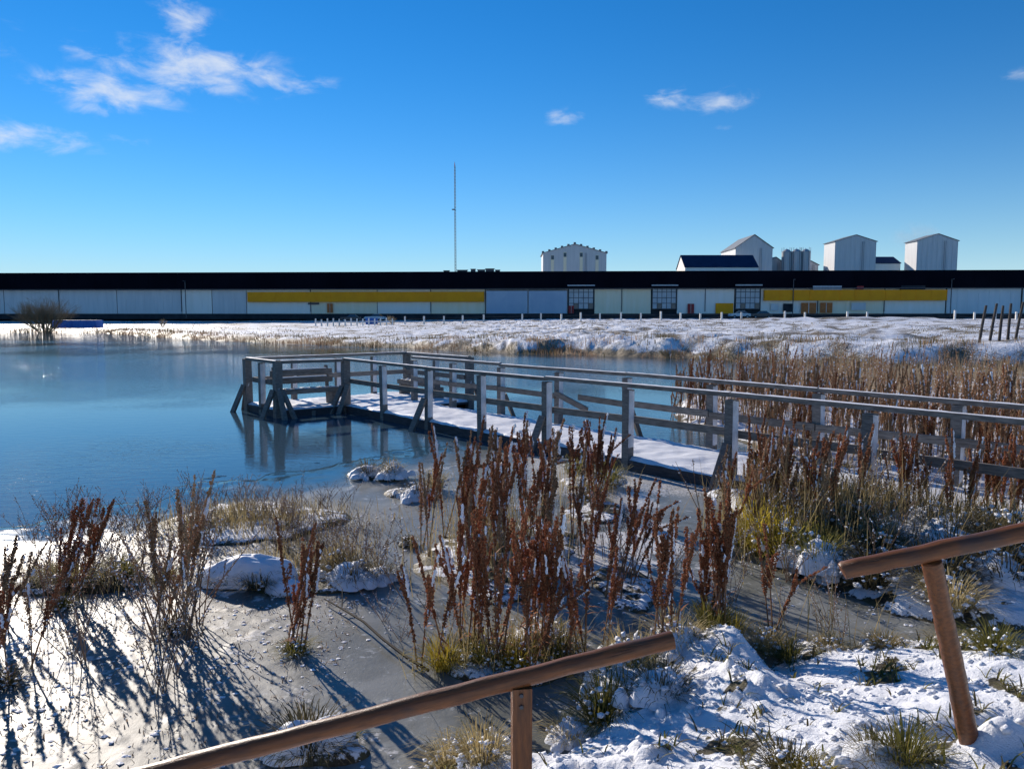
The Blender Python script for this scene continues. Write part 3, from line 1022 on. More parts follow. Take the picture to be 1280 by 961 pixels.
CL = [  # x, y, half spread x, y, plants, height range, stalks, kind, lean, label, group
    (-.03, 5.02, .44, .18, 26, .78, 1.14, (1, 2), RUST, 0, 'rust dock in the dense stand beside the square rail post', 'docks in the stand by the rail post'),
    (-.12, 7.5, .60, 1.15, 36, .93, 1.30, (1, 3), RUST + BROWN, .02, 'brown dock in the wide stand between ice and jetty', 'docks in the stand before the jetty'),
    (.95, 6.5, .20, .50, 7, .80, 1.05, (1, 2), RUST, .16, 'dock leaning over the frozen channel', 'docks leaning over the channel'),
    (.62, 5.25, .06, .06, 2, .70, .80, (1, 1), RUST, .05, 'slender dock rising beside the end of the thick pole', 'docks by the end of the thick pole'),
    (.93, 4.95, .12, .08, 4, .85, 1.02, (1, 2), RUST, .04, 'dark dock on the leafy slope behind the thick pole', 'docks on the leafy slope'),
    (1.45, 5.38, .09, .09, 5, .95, 1.16, (2, 3), RUST, .05, 'bushy rust dock at the tip of the snow ridge', 'docks on the snow ridge'),
    (1.94, 5.45, .07, .08, 2, .70, .90, (1, 2), RUST[12:], .04, 'thin red dock in a straw tuft at the stream edge', 'docks at the stream edge'),
    (1.02, 9.05, .16, .35, 5, 1.0, 1.2, (2, 3), RUST, 0, 'dark dock against the middle of the jetty', 'docks against the jetty'),
    (2.85, 7.9, .50, .65, 24, .92, 1.25, (2, 3), BROWN + RUST, .02, 'brown dock in the thicket over the yellow grass', 'docks in the thicket over the yellow grass'),
    (4.32, 8.0, .33, .35, 9, .80, 1.05, (2, 3), RUST, 0, 'rusty dock in front of the snowy walkway entrance', 'docks before the walkway entrance'),
    (5.25, 8.0, .35, .40, 10, .80, 1.10, (2, 3), RUST + BROWN, 0, 'rusty dock in front of the snowy walkway entrance', 'docks before the walkway entrance'),
    (-3.66, 6.08, .14, .16, 3, .85, 1.0, (2, 4), RUST, .24, 'dark dock leaning on the grassy ice islet', 'docks on the grassy islet'),
    (-3.25, 4.75, .22, .25, 4, .70, 1.10, (1, 2), RUST + BROWN, .12, 'red brown dock rising from the glaring frosty ice', 'docks on the glaring ice'),
    (-2.52, 5.62, .12, .14, 3, .85, 1.28, (1, 3), BROWN, .08, 'branching dock standing apart in the frosty ice', 'docks in the frosty ice'),
    (-1.52, 5.27, .12, .09, 5, .60, .98, (1, 2), RUST, .05, 'red dock casting stripes of shadow on bare ice', 'docks in front of the snow pillow'),
    (-3.98, 5.7, .14, .25, 4, .55, .85, (1, 2), BROWN, .15, 'dock at the edge of the frosty ice', 'docks at the frost edge'),
]
rnd = random.Random(11)
for (cx, cy, hx, hy, cnt, h0, h1, (n0, n1), kinds, lean, label, group) in CL:
    for i in range(cnt):
        x = cx + max(-1.3, min(1.3, rnd.gauss(0, .6))) * hx; y = cy + max(-1.3, min(1.3, rnd.gauss(0, .6))) * hy
        dock(x, y, rnd.uniform(h0, h1), kinds, rnd.randint(n0, n1), label, group, rnd, lean, .06, h0, h1)
# the reed-like bed beyond the jetty
done = 0; tries = 0
bed = []
while done < 135 and tries < 6000:
    tries += 1
    s = rnd.uniform(5.0, 15.5); n = WID + .35 + abs(rnd.gauss(0, 1)) * 2.6
    x, y = jw(s, n)
    if n > 13 or y < 5 or x / y > .95 or land(np.array([x]), np.array([y]))[0] < .0:
        continue
    if any((x - a) ** 2 + (y - b) ** 2 < .12 ** 2 for a, b in bed):
        continue
    bed.append((x, y)); done += 1
    dock(x, y, rnd.uniform(1.05, 1.55), BROWN + RUST[:3], rnd.randint(2, 4), 'brown dock in the bed beyond the jetty rails', 'docks in the bed beyond the jetty', rnd, 0, .22, 1.05, 1.55)

# the many more stalks of that bed that cannot be told apart
r = random.Random(77); ms = MB(); mf = MB(); got = 0
while got < 420:
    s = r.uniform(-2.0, 15.5); n = WID + .5 + r.random() ** .8 * 12
    x, y = jw(s, n)
    if x / y > .95 or y < 6:
        continue
    z = lz_ = float(land(np.array([x]), np.array([y]))[0])
    if z < -.01 or z > .6:
        continue
    got += 1
    h = r.uniform(.8, 1.5); dx, dy = r.uniform(-.15, .15), r.uniform(-.1, .1)
    ms.tube([(x, y, z), (x + dx * .4, y + dy * .4, z + h * .5), (x + dx, y + dy, z + h)], [.007, .005, .002], 4, False)
    for q in range(46):
        t = r.uniform(.42, 1.0); a = r.uniform(0, 6.28); rr = .026 * (1.15 - .6 * t) * r.uniform(.3, 1.2)
        (ms if r.random() < .88 else mf).octa((x + dx * t * t + math.cos(a) * rr, y + dy * t * t + math.sin(a) * rr, z + h * t), r.uniform(.008, .016), r, (1, 1, 1.4))
bm_ = tag(ms.build('dock_mass', MATS['seed_brown']), kind='stuff')
tag(mf.build('dock_mass_snow', MATS['frost']), kind='stuff')

# ------------------------------------------------------------------ grass tussocks, some under snow


def tussock_meshes(seed, kind, n=150, R=.17, H=.26, droop=1.25):
    r = random.Random(seed); m = MB()
    for i in range(n):
        a = r.uniform(0, 6.28); q = R * math.sqrt(r.random()) * .45
        b = Vector((math.cos(a) * q, math.sin(a) * q, -.01))
        a2 = a + r.uniform(-.7, .7); out = r.uniform(.1, 1.0) * R * 1.3 * droop; hh = H * r.uniform(.35, 1.0)
        t = b + Vector((math.cos(a2) * out, math.sin(a2) * out, hh * (1 - .5 * out / (R * 1.3 * droop))))
        m.blade(b, t, r.uniform(.003, .007), hh * r.uniform(.18, .5), Vector((-math.sin(a2), math.cos(a2), 0)), 3)
    return m.mesh('blades', MATS[kind + '_blade'])


def cap_mesh(seed, R=.17, H=.11):
    r = random.Random(seed); m = MB()
    m.dome((0, 0, .02), R, R * .8, H, seed, 26, 9, .55, .8)
    for i in range(7):
        a = r.uniform(0, 6.28); q = R * r.uniform(.6, 1.25)
        m.dome((math.cos(a) * q, math.sin(a) * q, r.uniform(-.01, H * .45)), r.uniform(.025, .06), r.uniform(.02, .05), r.uniform(.03, .06), seed + i, 9, 4, .5, .8)
    return m.mesh('snow_cap', MATS['snow'], True)


def bits_mesh(seed, R=.16, H=.26):
    """clots of snow caught on the blades"""
    r = random.Random(seed); m = MB()
    for i in range(80):
        a = r.uniform(0, 6.28); q = R * math.sqrt(r.random()) * 1.0
        m.octa((math.cos(a) * q, math.sin(a) * q, H * r.uniform(.05, .85) * (1 - .55 * q / R)), .005 + .016 * r.random() ** 2, r, (1.2, 1.2, .9))
    return m.mesh('snow_clots', MATS['snow'], True)


TUSS = {k: [tussock_meshes(700 + 10 * j + i, k, 300) for i in range(3)] for j, k in enumerate(('straw', 'green', 'yellow', 'dark'))}
CAPS = [cap_mesh(760 + i) for i in range(4)]
BITS = [bits_mesh(780 + i) for i in range(4)]


def tussock(x, y, sc_, kind, snow, label, group=None, hz=1.0, r=random.Random(5)):
    p = empty('grass_tussock', (x, y, floor_z(x, y)), r.uniform(0, 6.28), label, 'grass', group)
    p.scale = (sc_, sc_, sc_ * hz)
    tag(link('blades', r.choice(TUSS[kind]), p), kind='stuff')
    if snow in (1, 3):
        tag(link('snow_clots', r.choice(BITS), p), kind='stuff')
    if snow in (2, 3):
        o = link('snow_cap', r.choice(CAPS), p); o.scale = (1.05, 1.0, .95)
    return p


TL = [  # x, y, scale, kind, snow, height, label
    (-3.50, 6.72, 1.5, 'green', 1, .55, 'flattened green grass tussock on the frosty islet', 'grass on the frosty islet'),
    (-3.85, 6.60, 1.6, 'green', 1, .5, 'flattened green grass tussock on the frosty islet', 'grass on the frosty islet'),
    (-4.15, 6.65, 1.3, 'straw', 1, .5, 'pale straw tussock at the outer end of the frosty islet', None),
    (-3.15, 6.80, 1.0, 'green', 0, .5, 'small green tuft at the inner end of the frosty islet', None),
    (-1.07, 7.75, .7, 'dark', 1, .45, 'tiny dark grass hummock alone on the smooth ice', None),
    (-2.14, 11.2, 1.4, 'dark', 2, .8, 'snow capped hummock in the ice before the jetty brace', 'snowy hummocks before the jetty'),
    (-1.75, 11.0, 1.3, 'straw', 3, .9, 'straw hummock with snow beside the capped hummock', None),
    (-1.25, 9.85, 1.4, 'dark', 3, .8, 'snow clotted dark hummock at the edge of the wide dock stand', None),
    (-1.05, 10.3, 1.2, 'straw', 1, 1.2, 'straw tuft with snow clots behind the dark hummock', None),
    (-.30, 7.62, 1.5, 'dark', 3, .8, 'blue shaded snowy hummock among the wide dock stand', None),
    (-.45, 4.95, 1.1, 'yellow', 0, .8, 'yellow grass tuft at the foot of the dense dock stand', 'yellow tufts under the dense docks'),
    (-.20, 5.00, 1.0, 'green', 1, .8, 'yellow green tuft with snow under the dense docks', 'green tufts under the dense docks'),
    (.05, 4.95, 1.1, 'yellow', 1, .7, 'yellow tuft with snow clots under the dense docks', 'yellow tufts under the dense docks'),
    (.33, 5.05, 1.1, 'green', 1, .9, 'yellow green tuft with snow under the dense docks', 'green tufts under the dense docks'),
    (.20, 5.25, 1.2, 'straw', 3, .9, 'straw tuft with a snow cap behind the dense docks', None),
    (.54, 4.28, 1.3, 'green', 1, .9, 'leafy green tussock on the slope by the thick pole end', None),
    (.70, 4.55, 1.3, 'green', 3, .9, 'leafy green tussock under snow on the slope', 'green tussocks on the leafy slope'),
    (.85, 4.25, 1.1, 'dark', 3, .9, 'dark tussock under snow on the leafy slope', None),
    (.78, 4.85, 1.3, 'straw', 3, 1.1, 'straw tussock thick with snow under the dark docks', None),
    (1.10, 5.00, 1.2, 'straw', 3, 1.0, 'straw tussock with snow between the dark docks and the ridge', None),
    (1.42, 5.30, 1.1, 'green', 0, .9, 'green leafy tuft at the foot of the bushy docks', None),
    (1.80, 5.25, 1.0, 'straw', 1, .9, 'straw tuft round the thin red docks', None),
    (1.88, 5.02, .9, 'green', 0, .7, 'bright green tuft beside the dark inlet', None),
    (1.62, 5.45, .8, 'yellow', 0, 1.3, 'yellow blades sticking out of the snow ridge tip', None),
    (2.49, 4.95, .9, 'straw', 1, .5, 'flattened straw tuft with snow on the stream edge', 'straw tufts along the stream edge'),
    (2.15, 5.05, .8, 'straw', 1, .5, 'small flattened straw tuft by the stream', 'straw tufts along the stream edge'),
    (2.95, 4.95, .9, 'straw', 1, .5, 'flattened straw tuft with snow on the stream edge', 'straw tufts along the stream edge'),
    (1.62, 3.02, .85, 'green', 0, .85, 'mossy green tussock at the foot of the leaning post', None),
    (1.52, 3.06, .75, 'dark', 2, .7, 'snow topped dark tussock beside the mossy one', None),
    (1.16, 3.06, .9, 'dark', 1, .6, 'dark grass showing through snow on the near bank', None),
    (1.25, 3.0, .7, 'yellow', 1, .5, 'straw yellow grass showing through snow on the near bank', None),
    (2.90, 4.45, 1.1, 'green', 1, .7, 'green tuft in the ditch behind the leaning post', None),
    (-2.55, 6.62, 1.1, 'green', 0, .5, 'green grass edge under the big snow pillow', 'grass under the snow pillow'),
    (-2.20, 6.50, 1.3, 'dark', 1, .6, 'dark grass under the big snow pillow', 'grass under the snow pillow'),
    (-1.42, 6.60, 1.4, 'dark', 3, .8, 'dark snow clotted hummock next to the big snow pillow', None),
    (-1.62, 6.85, 1.3, 'straw', 1, 1.0, 'straw tuft behind the snow clotted hummock', None),
    (-1.20, 6.75, 1.2, 'dark', 2, .6, 'low snow capped hummock at the end of the islet', None),
    (-1.10, 3.95, 1.3, 'dark', 0, .7, 'dark grass under the small snow pillow below the thick pole', None),
    (-.15, 3.72, 1.0, 'straw', 1, .8, 'pale grass hung with snow beside the square post', 'pale grass by the square post'),
    (-.32, 3.82, .9, 'straw', 1, .9, 'pale grass hung with snow beside the square post', 'pale grass by the square post'),
    (.32, 4.12, .8, 'straw', 3, .7, 'frosted tuft in the dark water behind the square post', None),
    (.98, 11.4, 1.6, 'green', 1, .8, 'green tussock below the middle of the jetty', 'green tussocks below the jetty'),
    (1.33, 10.5, 1.6, 'green', 1, .9, 'green tussock below the middle of the jetty', 'green tussocks below the jetty'),
    (1.05, 9.6, 1.5, 'dark', 1, .8, 'dark tussock below the middle of the jetty', None),
    (2.47, 7.55, 1.9, 'yellow', 0, 1.3, 'bright yellow grass clump hanging over the stream', 'yellow clumps over the stream'),
    (2.62, 7.2, 2.0, 'yellow', 1, 1.1, 'bright yellow grass clump hanging over the stream', 'yellow clumps over the stream'),
    (2.35, 7.85, 1.5, 'straw', 1, 1.1, 'pale straw clump drooping over the stream ice', None),
]
for (x, y, s_, kind, snow, hz, label, group) in TL:
    tussock(x, y, s_, kind, snow, label, group, hz)
for (x, y, kind, label) in ((-3.66, 6.05, 'green', 'green tuft at the foot of the leaning dark docks'), (-3.25, 4.75, 'dark', 'dark tuft at the foot of the docks in the glaring ice'),
                            (-2.52, 5.58, 'dark', 'dark tuft at the foot of the branching docks'), (-1.52, 5.22, 'green', 'green tuft at the foot of the docks before the snow pillow')):
    tussock(x, y, .8, kind, 1, label, None, .55)
rnd = random.Random(23)
KINDS = [('dark', 1, 'dark tussock flecked with snow on the far side of the stream', 'flecked dark tussocks beyond the stream'),
         ('dark', 3, 'dark tussock loaded with snow on the far side of the stream', 'snowy dark tussocks beyond the stream'),
         ('dark', 1, 'dark tussock flecked with snow on the far side of the stream', 'flecked dark tussocks beyond the stream'),
         ('green', 3, 'green tussock loaded with snow on the far side of the stream', 'snowy green tussocks beyond the stream'),
         ('straw', 1, 'straw tussock flecked with snow on the far side of the stream', 'straw tussocks beyond the stream')]
cnt = 0
while cnt < 46:
    x = rnd.uniform(2.5, 5.6); y = rnd.uniform(5.5, 9.4)
    sb = sd_poly(np.array([x]), np.array([y]), BANK_B)[0]
    n = (x - JX) * JN[0] + (y - JY) * JN[1]
    if sb < .16 or n > -.15 or x / y > .85:
        continue
    k_ = KINDS[min(4, int(rnd.random() * 5))]
    s_ = rnd.uniform(1.1, 1.9); hz = rnd.uniform(.7, 1.15)
    word = ('broad ' if s_ > 1.6 else 'small ' if s_ < 1.3 else 'middling ') + ('tall ' if hz > 1.0 else 'low ' if hz < .82 else '')
    tussock(x, y, s_, k_[0], k_[1], word + k_[2], k_[3], hz, rnd)
    cnt += 1
# pillows of snow over old tussocks
for (x, y, rx, ry, h, rz, label) in ((-2.33, 6.62, .46, .20, .20, .12, 'big smooth pillow of snow on the islet in the ice'), (-1.1, 3.98, .26, .13, .15, .35, 'small snow pillow in the ice below the thick pole'),
                                     (-1.93, 6.42, .22, .14, .10, .0, 'low lumpy snow pillow beside the big smooth one'), (-2.12, 11.25, .34, .22, .13, .1, 'snow pillow in the ice before the jetty brace')):
    p = empty('snow_pillow', (x, y, floor_z(x, y)), rz, label, 'snow')
    MB().dome((0, 0, 0), rx, ry, h, int(x * -100), 40, 14, .35, .62).build('snow', MATS['snow'], p, smooth=True)
    r = random.Random(int(y * 100)); gm = MB()
    for i in range(120):
        a = r.uniform(0, 6.28)
        b = Vector((math.cos(a) * rx * .9, math.sin(a) * ry * .9, 0)); a2 = a + r.uniform(-.8, .8)
        gm.blade(b, b + Vector((math.cos(a2) * r.uniform(.04, .14), math.sin(a2) * r.uniform(.04, .14), r.uniform(-.01, .05))), .008, .02, Vector((-math.sin(a2), math.cos(a2), 0)), 2)
    tag(gm.build('grass_fringe', MATS['green_blade'], p), kind='stuff')


# ------------------------------------------------------------------ thin frosted weeds on the left-hand ice
def weed_meshes(seed):
    r = random.Random(seed); st = MB(); fr = MB()
    for q in range(r.randint(4, 7)):
        a = r.uniform(0, 6.28); ln = r.uniform(.35, .8); sp = r.uniform(.2, .75)
        o = Vector((r.uniform(-.04, .04), r.uniform(-.04, .04), 0)); tip = o + Vector((math.cos(a) * sp * ln, math.sin(a) * sp * ln, ln))
        mid = o.lerp(tip, .5) + Vector((r.uniform(-.05, .05), r.uniform(-.05, .05), .05))
        pts = [o * (1 - t) ** 2 + mid * 2 * t * (1 - t) + tip * t * t for t in (0, .2, .4, .6, .8, 1)]
        st.tube(pts, [.0045, .004, .0035, .003, .0024, .0016], 4)
        for i in range(r.randint(3, 7)):
            t = r.uniform(.35, .98); p = o * (1 - t) ** 2 + mid * 2 * t * (1 - t) + tip * t * t
            a2 = r.uniform(0, 6.28); l2 = r.uniform(.05, .16)
            e = p + Vector((math.cos(a2) * l2 * .6, math.sin(a2) * l2 * .6, l2 * .8))
            st.tube([p, e], [.0022, .0014], 3)
            for j in range(5):
                w = p.lerp(e, r.uniform(.3, 1.05))
                (st if r.random() < .6 else fr).octa(w + Vector((r.uniform(-.006, .006), r.uniform(-.006, .006), 0)), r.uniform(.004, .009), r)
        for j in range(12):
            t = r.uniform(.4, 1)
            w = o * (1 - t) ** 2 + mid * 2 * t * (1 - t) + tip * t * t
            (st if r.random() < .7 else fr).octa(w + Vector((r.uniform(-.009, .009), r.uniform(-.009, .009), 0)), r.uniform(.004, .010), r)
    return st.mesh('twigs', MATS['weed_stem']), fr.mesh('frost', MATS['frost'])


WEEDS = [weed_meshes(820 + i) for i in range(6)]
rnd = random.Random(31)
for (cx, cy, hx, hy, cnt, k0, k1, label, group) in (
        (-3.05, 8.6, 1.05, .75, 46, .4, .85, 'frosted brown weed in the tangled heap at the ice edge', 'weeds in the tangled heap'),
        (-4.5, 8.1, .6, .5, 22, .45, .8, 'frosted low weed along the white ice edge', 'weeds along the ice edge'),
        (-2.0, 7.8, .5, .5, 16, .35, .7, 'frosted brown weed behind the big snow pillow', 'weeds behind the snow pillow'),
        (-2.5, 5.6, .2, .2, 7, .8, 1.4, 'spreading bare weed round the tall branching docks', 'weeds round the branching docks'),
        (-3.6, 6.3, .5, .35, 8, .5, 1.1, 'bare weed on the frosty islet', 'weeds on the frosty islet'),
        (-2.75, 4.75, .6, .45, 7, .4, .9, 'bare thin weed standing in the glaring ice', 'weeds in the glaring ice'),
        (-1.5, 6.9, .35, .25, 9, .5, .9, 'brown weed on the hummock beside the snow pillow', 'weeds on the hummock'),
        (-.65, 5.4, .3, .5, 6, .25, .5, 'little weed poking through the smooth ice', 'weeds in the smooth ice'),
        (-.85, 6.3, .05, .05, 1, .9, .9, 'lone pair of bare stems in the smooth ice', 'weeds in the smooth ice'),
        (2.3, 5.4, .3, .2, 4, .5, .8, 'pale weed stem at the stream edge', 'weeds at the stream edge'),
        (1.2, 6.9, .5, .8, 10, .6, .9, 'weed in the snowy channel by the leaning docks', 'weeds in the channel'),
        (3.0, 7.7, .7, .8, 18, .8, 1.4, 'bare weed in the thicket over the yellow grass', 'weeds in the thicket')):
    for i in range(cnt):
        x = cx + max(-1.3, min(1.3, rnd.gauss(0, .6))) * hx; y = cy + max(-1.3, min(1.3, rnd.gauss(0, .6))) * hy
        p = empty('dead_weed', (x, y, floor_z(x, y) - .01), rnd.uniform(0, 6.28), label, 'weed', group)
        s_ = rnd.uniform(k0, k1); p.scale = (s_, s_, s_ * rnd.uniform(.8, 1.1))
        a, b = rnd.choice(WEEDS)
        tag(link('twigs', a, p), kind='stuff'); tag(link('frost', b, p), kind='stuff')

# crumbs of ice and snow scattered over the frozen corner
r = random.Random(41); cm = MB()
PX = []; PY = []
for i in range(9000):
    if i < 5600:
        PX.append(r.uniform(-5.2, -1.2)); PY.append(r.uniform(3.4, 9.0))
    elif i < 7600:
        PX.append(r.uniform(-1.6, 1.0)); PY.append(r.uniform(3.7, 11.5))
    else:
        PX.append(r.uniform(.4, 3.1)); PY.append(r.uniform(5.3, 9.0))
PX = np.array(PX); PY = np.array(PY)
cl = fbm(PX * 1.6, PY * 1.6, 401, 3)
iz = ice_z(PX, PY); lz = land(PX, PY)
for x, y, c_, zi, zl in zip(PX, PY, cl, iz, lz):
    if c_ < .50 or zi < 0 or zl > .02 or r.random() < .3:
        continue
    k_ = r.random() ** 3
    cm.octa((x, y, max(zi, zl) + .002), .004 + .015 * k_, r, (1.4, 1.1, .45))
tag(cm.build('ice_crumbs', MATS['frost']), kind='stuff')
cm = MB()
for x, y, c_, zi, zl in zip(PX, PY, cl, iz, lz):
    if x > -1.2 or zi < 0 or zl > .02 or r.random() < .35:
        continue
    a = r.uniform(0, 6.28); ln = r.uniform(.015, .06)
    cm.blade((x + .02, y, zi), (x + .02 + math.cos(a) * ln, y + math.sin(a) * ln, zi + r.uniform(0, .03)), r.uniform(.004, .010), .006, Vector((-math.sin(a), math.cos(a), 0)), 2)
tag(cm.build('leaf_litter', MATS['weed_stem']), kind='stuff')

# a long bare stick lying on the ice
sp = [(-1.55, 6.15, .05), (-1.35, 5.92, .055), (-1.12, 5.62, .07), (-.92, 5.32, .06), (-.72, 5.05, .055), (-.55, 4.86, .05)]
st = empty('fallen_stick', (-1.05, 5.5, .0), 0, 'long thin dark stick lying across the smooth ice', 'stick')
MB().tube([(a + 1.05, b - 5.5, c) for a, b, c in sp], [.005, .008, .009, .010, .011, .012], 6).build('stem', MATS['stick'], st)
MB().tube([(-.3, .42, .06), (-.34, .62, .14), (-.42, .75, .16)], [.005, .004, .002], 4).build('twig', MATS['stick'], st)

# crumbled snow, leaves and blades on the near banks
r = random.Random(53); sn = MB(); gl = MB(); gd = MB()
BX = np.array([r.uniform(-.6, 3.6) for _ in range(9000)]); BY = np.array([r.uniform(2.4, 5.6) for _ in range(9000)])
bz = land(BX, BY); pn = fbm(BX * 2.3, BY * 2.3, 201, 4) * .4 + fbm(BX * 6.5, BY * 6.5, 203, 4) * .6
for x, y, z, c_ in zip(BX, BY, bz, pn):
    if z < .04:
        continue
    if r.random() < .30:
        k_ = r.random() ** 3
        sn.octa((x, y, z + .004), .006 + .022 * k_, r, (1.25, 1.1, .75))
    if r.random() < (.55 if c_ < .42 else .008):
        for q in range(3):
            a = r.uniform(0, 6.28); ln = r.uniform(.03, .13)
            (gl if r.random() < .5 else gd).blade((x, y, z - .005), (x + math.cos(a) * ln, y + math.sin(a) * ln, z + r.uniform(.0, .07)), r.uniform(.004, .012), .02, Vector((-math.sin(a), math.cos(a), 0)), 3)
tag(sn.build('snow_crumbs', MATS['snow'], smooth=True), kind='stuff')
tag(gl.build('bank_grass', MATS['green_blade']), kind='stuff')
tag(gd.build('bank_litter', MATS['dark_blade']), kind='stuff')

# bare grass blades leaning in the thicket and along the near water edge: nobody could count them
r = random.Random(47); gb = MB()
spots = [(2.9, 7.8, .7, .8, 900, .5, 1.0), (4.6, 8.1, .9, .5, 500, .3, .6), (-.1, 7.6, .7, 1.3, 700, .3, .8), (0, 5.05, .5, .2, 420, .15, .4), (2.25, 5.25, .3, .15, 26, .4, .8), (1.0, 10.2, .5, 1.0, 260, .2, .5),
         (-3.0, 8.5, 1.1, .7, 1700, .08, .3), (-2.0, 7.3, .6, .6, 700, .08, .28), (-3.7, 6.6, .8, .3, 700, .05, .2), (4.2, 7.6, 1.3, .8, 300, .3, .7)]
for (cx, cy, hx, hy, n_, h0, h1) in spots:
    bx = np.array([cx + r.gauss(0, .55) * hx for _ in range(n_)]); by = np.array([cy + r.gauss(0, .55) * hy for _ in range(n_)])
    bz = np.maximum(land(bx, by), 0)
    for x, y, z in zip(bx, by, bz):
        h = r.uniform(h0, h1); a = r.uniform(0, 6.28); q = h * r.uniform(.05, .7)
        gb.blade((x, y, z - .01), (x + math.cos(a) * q, y + math.sin(a) * q, z + h * r.uniform(.7, 1)), r.uniform(.004, .008), h * .1, Vector((-math.sin(a), math.cos(a), 0)), 3)
tag(gb.build('dry_grass', MATS['straw_blade']), kind='stuff')
# undergrowth of the bed beyond the jetty
gb = MB(); n_ = 0
CXs = np.array([r.uniform(3.0, 22) for _ in range(16000)]); CYs = np.array([r.uniform(8, 32) for _ in range(16000)])
cz = land(CXs, CYs)
for x, y, z in zip(CXs, CYs, cz):
    nn = (x - JX) * JN[0] + (y - JY) * JN[1]
    if nn < WID + .2 or z < .0 or z > .5 or x / y > .95:
        continue
    if r.random() < .35:
        continue
    h = r.uniform(.25, 1.0); a = r.uniform(0, 6.28); q = h * r.uniform(.03, .35)
    gb.blade((x, y, z - .01), (x + math.cos(a) * q, y + math.sin(a) * q, z + h), r.uniform(.006, .013), h * .05, Vector((-math.sin(a), math.cos(a), 0)), 3)
tag(gb.build('bed_undergrowth', MATS['stem_tan']), kind='stuff')

# ------------------------------------------------------------------ far shore: grass fringe and field tufts


def fringe(name, mat, n, seed, lo, hi, h0, h1, wmul, filt):
    r = np.random.RandomState(seed)
    seg = np.array(SHORE[2:-1]); L = np.linalg.norm(np.diff(seg, axis=0), axis=1); cum = np.concatenate([[0], np.cumsum(L)])
    # even spacing in angle rather than length, so near shore gets its share
    wts = L / np.maximum(20, seg[:-1, 1]); wts /= wts.sum()
    i = r.choice(len(L), n, p=wts); t = r.rand(n)[:, None]
    p = seg[i] * (1 - t) + seg[i + 1] * t
    d = (seg[i + 1] - seg[i]) / L[i][:, None]; nrm = np.stack([-d[:, 1], d[:, 0]], 1)
    nrm[nrm[:, 1] < 0] *= -1
    off = lo + (hi - lo) * r.rand(n) ** 1.6
    p = p + nrm * off[:, None]
    z = land(p[:, 0], p[:, 1])
    c = fbm(p[:, 0] * .45, p[:, 1] * .45, seed, 4)
    m = MB()
    rr = random.Random(seed)
    for (x, y), zz, cc in zip(p, z, c):
        if zz < -.12 or cc < filt or abs(x) / y > .80:
            continue
        h = rr.uniform(h0, h1) * (.6 + 1.2 * (cc - filt)); a = rr.uniform(0, 6.28); q = h * rr.uniform(.1, .6)
        w = wmul * y / 50
        m.blade((x, y, zz - .03), (x + math.cos(a) * q, y + math.sin(a) * q, zz + h), w * rr.uniform(.6, 1.4), h * .1, Vector((1, 0, 0)), 2)
    return tag(m.build(name, MATS[mat]), kind='stuff')


fringe('shore_grass', 'weed_stem', 8000, 61, -.3, 3.0, .2, .6, .028, .52)
fringe('shore_scrub', 'dark_blade', 7500, 62, -.2, 4.5, .2, .6, .03, .52)
fringe('shore_stalks', 'stem_brown', 2600, 63, -.4, 2.2, .4, 1.0, .022, .52)
fringe('field_grass', 'dark_blade', 9000, 64, 3.0, 60, .05, .22, .05, .49)

# ------------------------------------------------------------------ the long black-roofed warehouse
WZ = 2.25
WR = math.radians(-3.04)
wh = empty('warehouse', (0, 170, WZ), WR, 'very long low warehouse with a black roof and yellow bands along its wall', 'building')


def wpart(name, mat, x0, x1, z0, z1, y0, y1, parent=None):
    return MB().cut(x0, x1, y0, y1, z0 - WZ, z1 - WZ).build(name, MATS[mat], parent or wh)


E0, E1 = -190, 190
rm = MB()
rm.v = [(E0, -.9, 8.45 - WZ), (E1, -.9, 8.45 - WZ), (E1, -.55, 12.15 - WZ), (E0, -.55, 12.15 - WZ), (E0, 24, 8.3 - WZ), (E1, 24, 8.3 - WZ),
        (E0, -.9, 8.30 - WZ), (E1, -.9, 8.30 - WZ), (E0, 24, 8.0 - WZ), (E1, 24, 8.0 - WZ), (E0, 1.0, 12.05 - WZ), (E1, 1.0, 12.05 - WZ)]
rm.f = [(0, 1, 2, 3), (3, 2, 11, 10), (10, 11, 5, 4), (6, 7, 1, 0), (4, 5, 9, 8), (6, 8, 9, 7), (0, 3, 10, 4, 8, 6), (1, 7, 9, 5, 11, 2)]
roof = rm.build('roof', MATS['black_roof'], wh)
for x in np.arange(E0 + 3, E1, 6.2):
    MB().bar((x, -.91, 8.50 - WZ), (x, -.57, 12.10 - WZ), .10, .05, (0, 1, 0)).build('fascia_rib', MATS['black_roof'], roof)
for (x, w, h) in ((-11, 2.2, .5), (-8.6, 1.0, .8), (-6.8, 1.6, .6), (-4.9, 1.8, .9), (-3.2, 1.0, .5), (-14.5, 1.2, .35)):
    MB().cut(x - w / 2, x + w / 2, .1, .9, 11.8 - WZ, 12.1 + h * .7 - WZ).box((x, .5, 12.1 + h * .7 - WZ + .06), (w * 1.15, 1.0, .12)).build('roof_vent', MATS['dark_metal'], roof)
wpart('core', 'plinth', E0 + .2, E1 - .2, WZ - .6, 8.3, .35, 23.5)
wpart('plinth', 'plinth', E0, E1, WZ - .5, 2.95, -.35, .34)
PAN = []
x = -186.0
rnd = random.Random(3)
seams = [-186, -165, -146, -131, -116, -103, -89.5, -74.5, -67.5, -59.6]
for a, b in zip(seams, seams[1:]):
    PAN.append((a, b, 'wall_blue_grey' if rnd.random() < .75 else 'wall_white'))
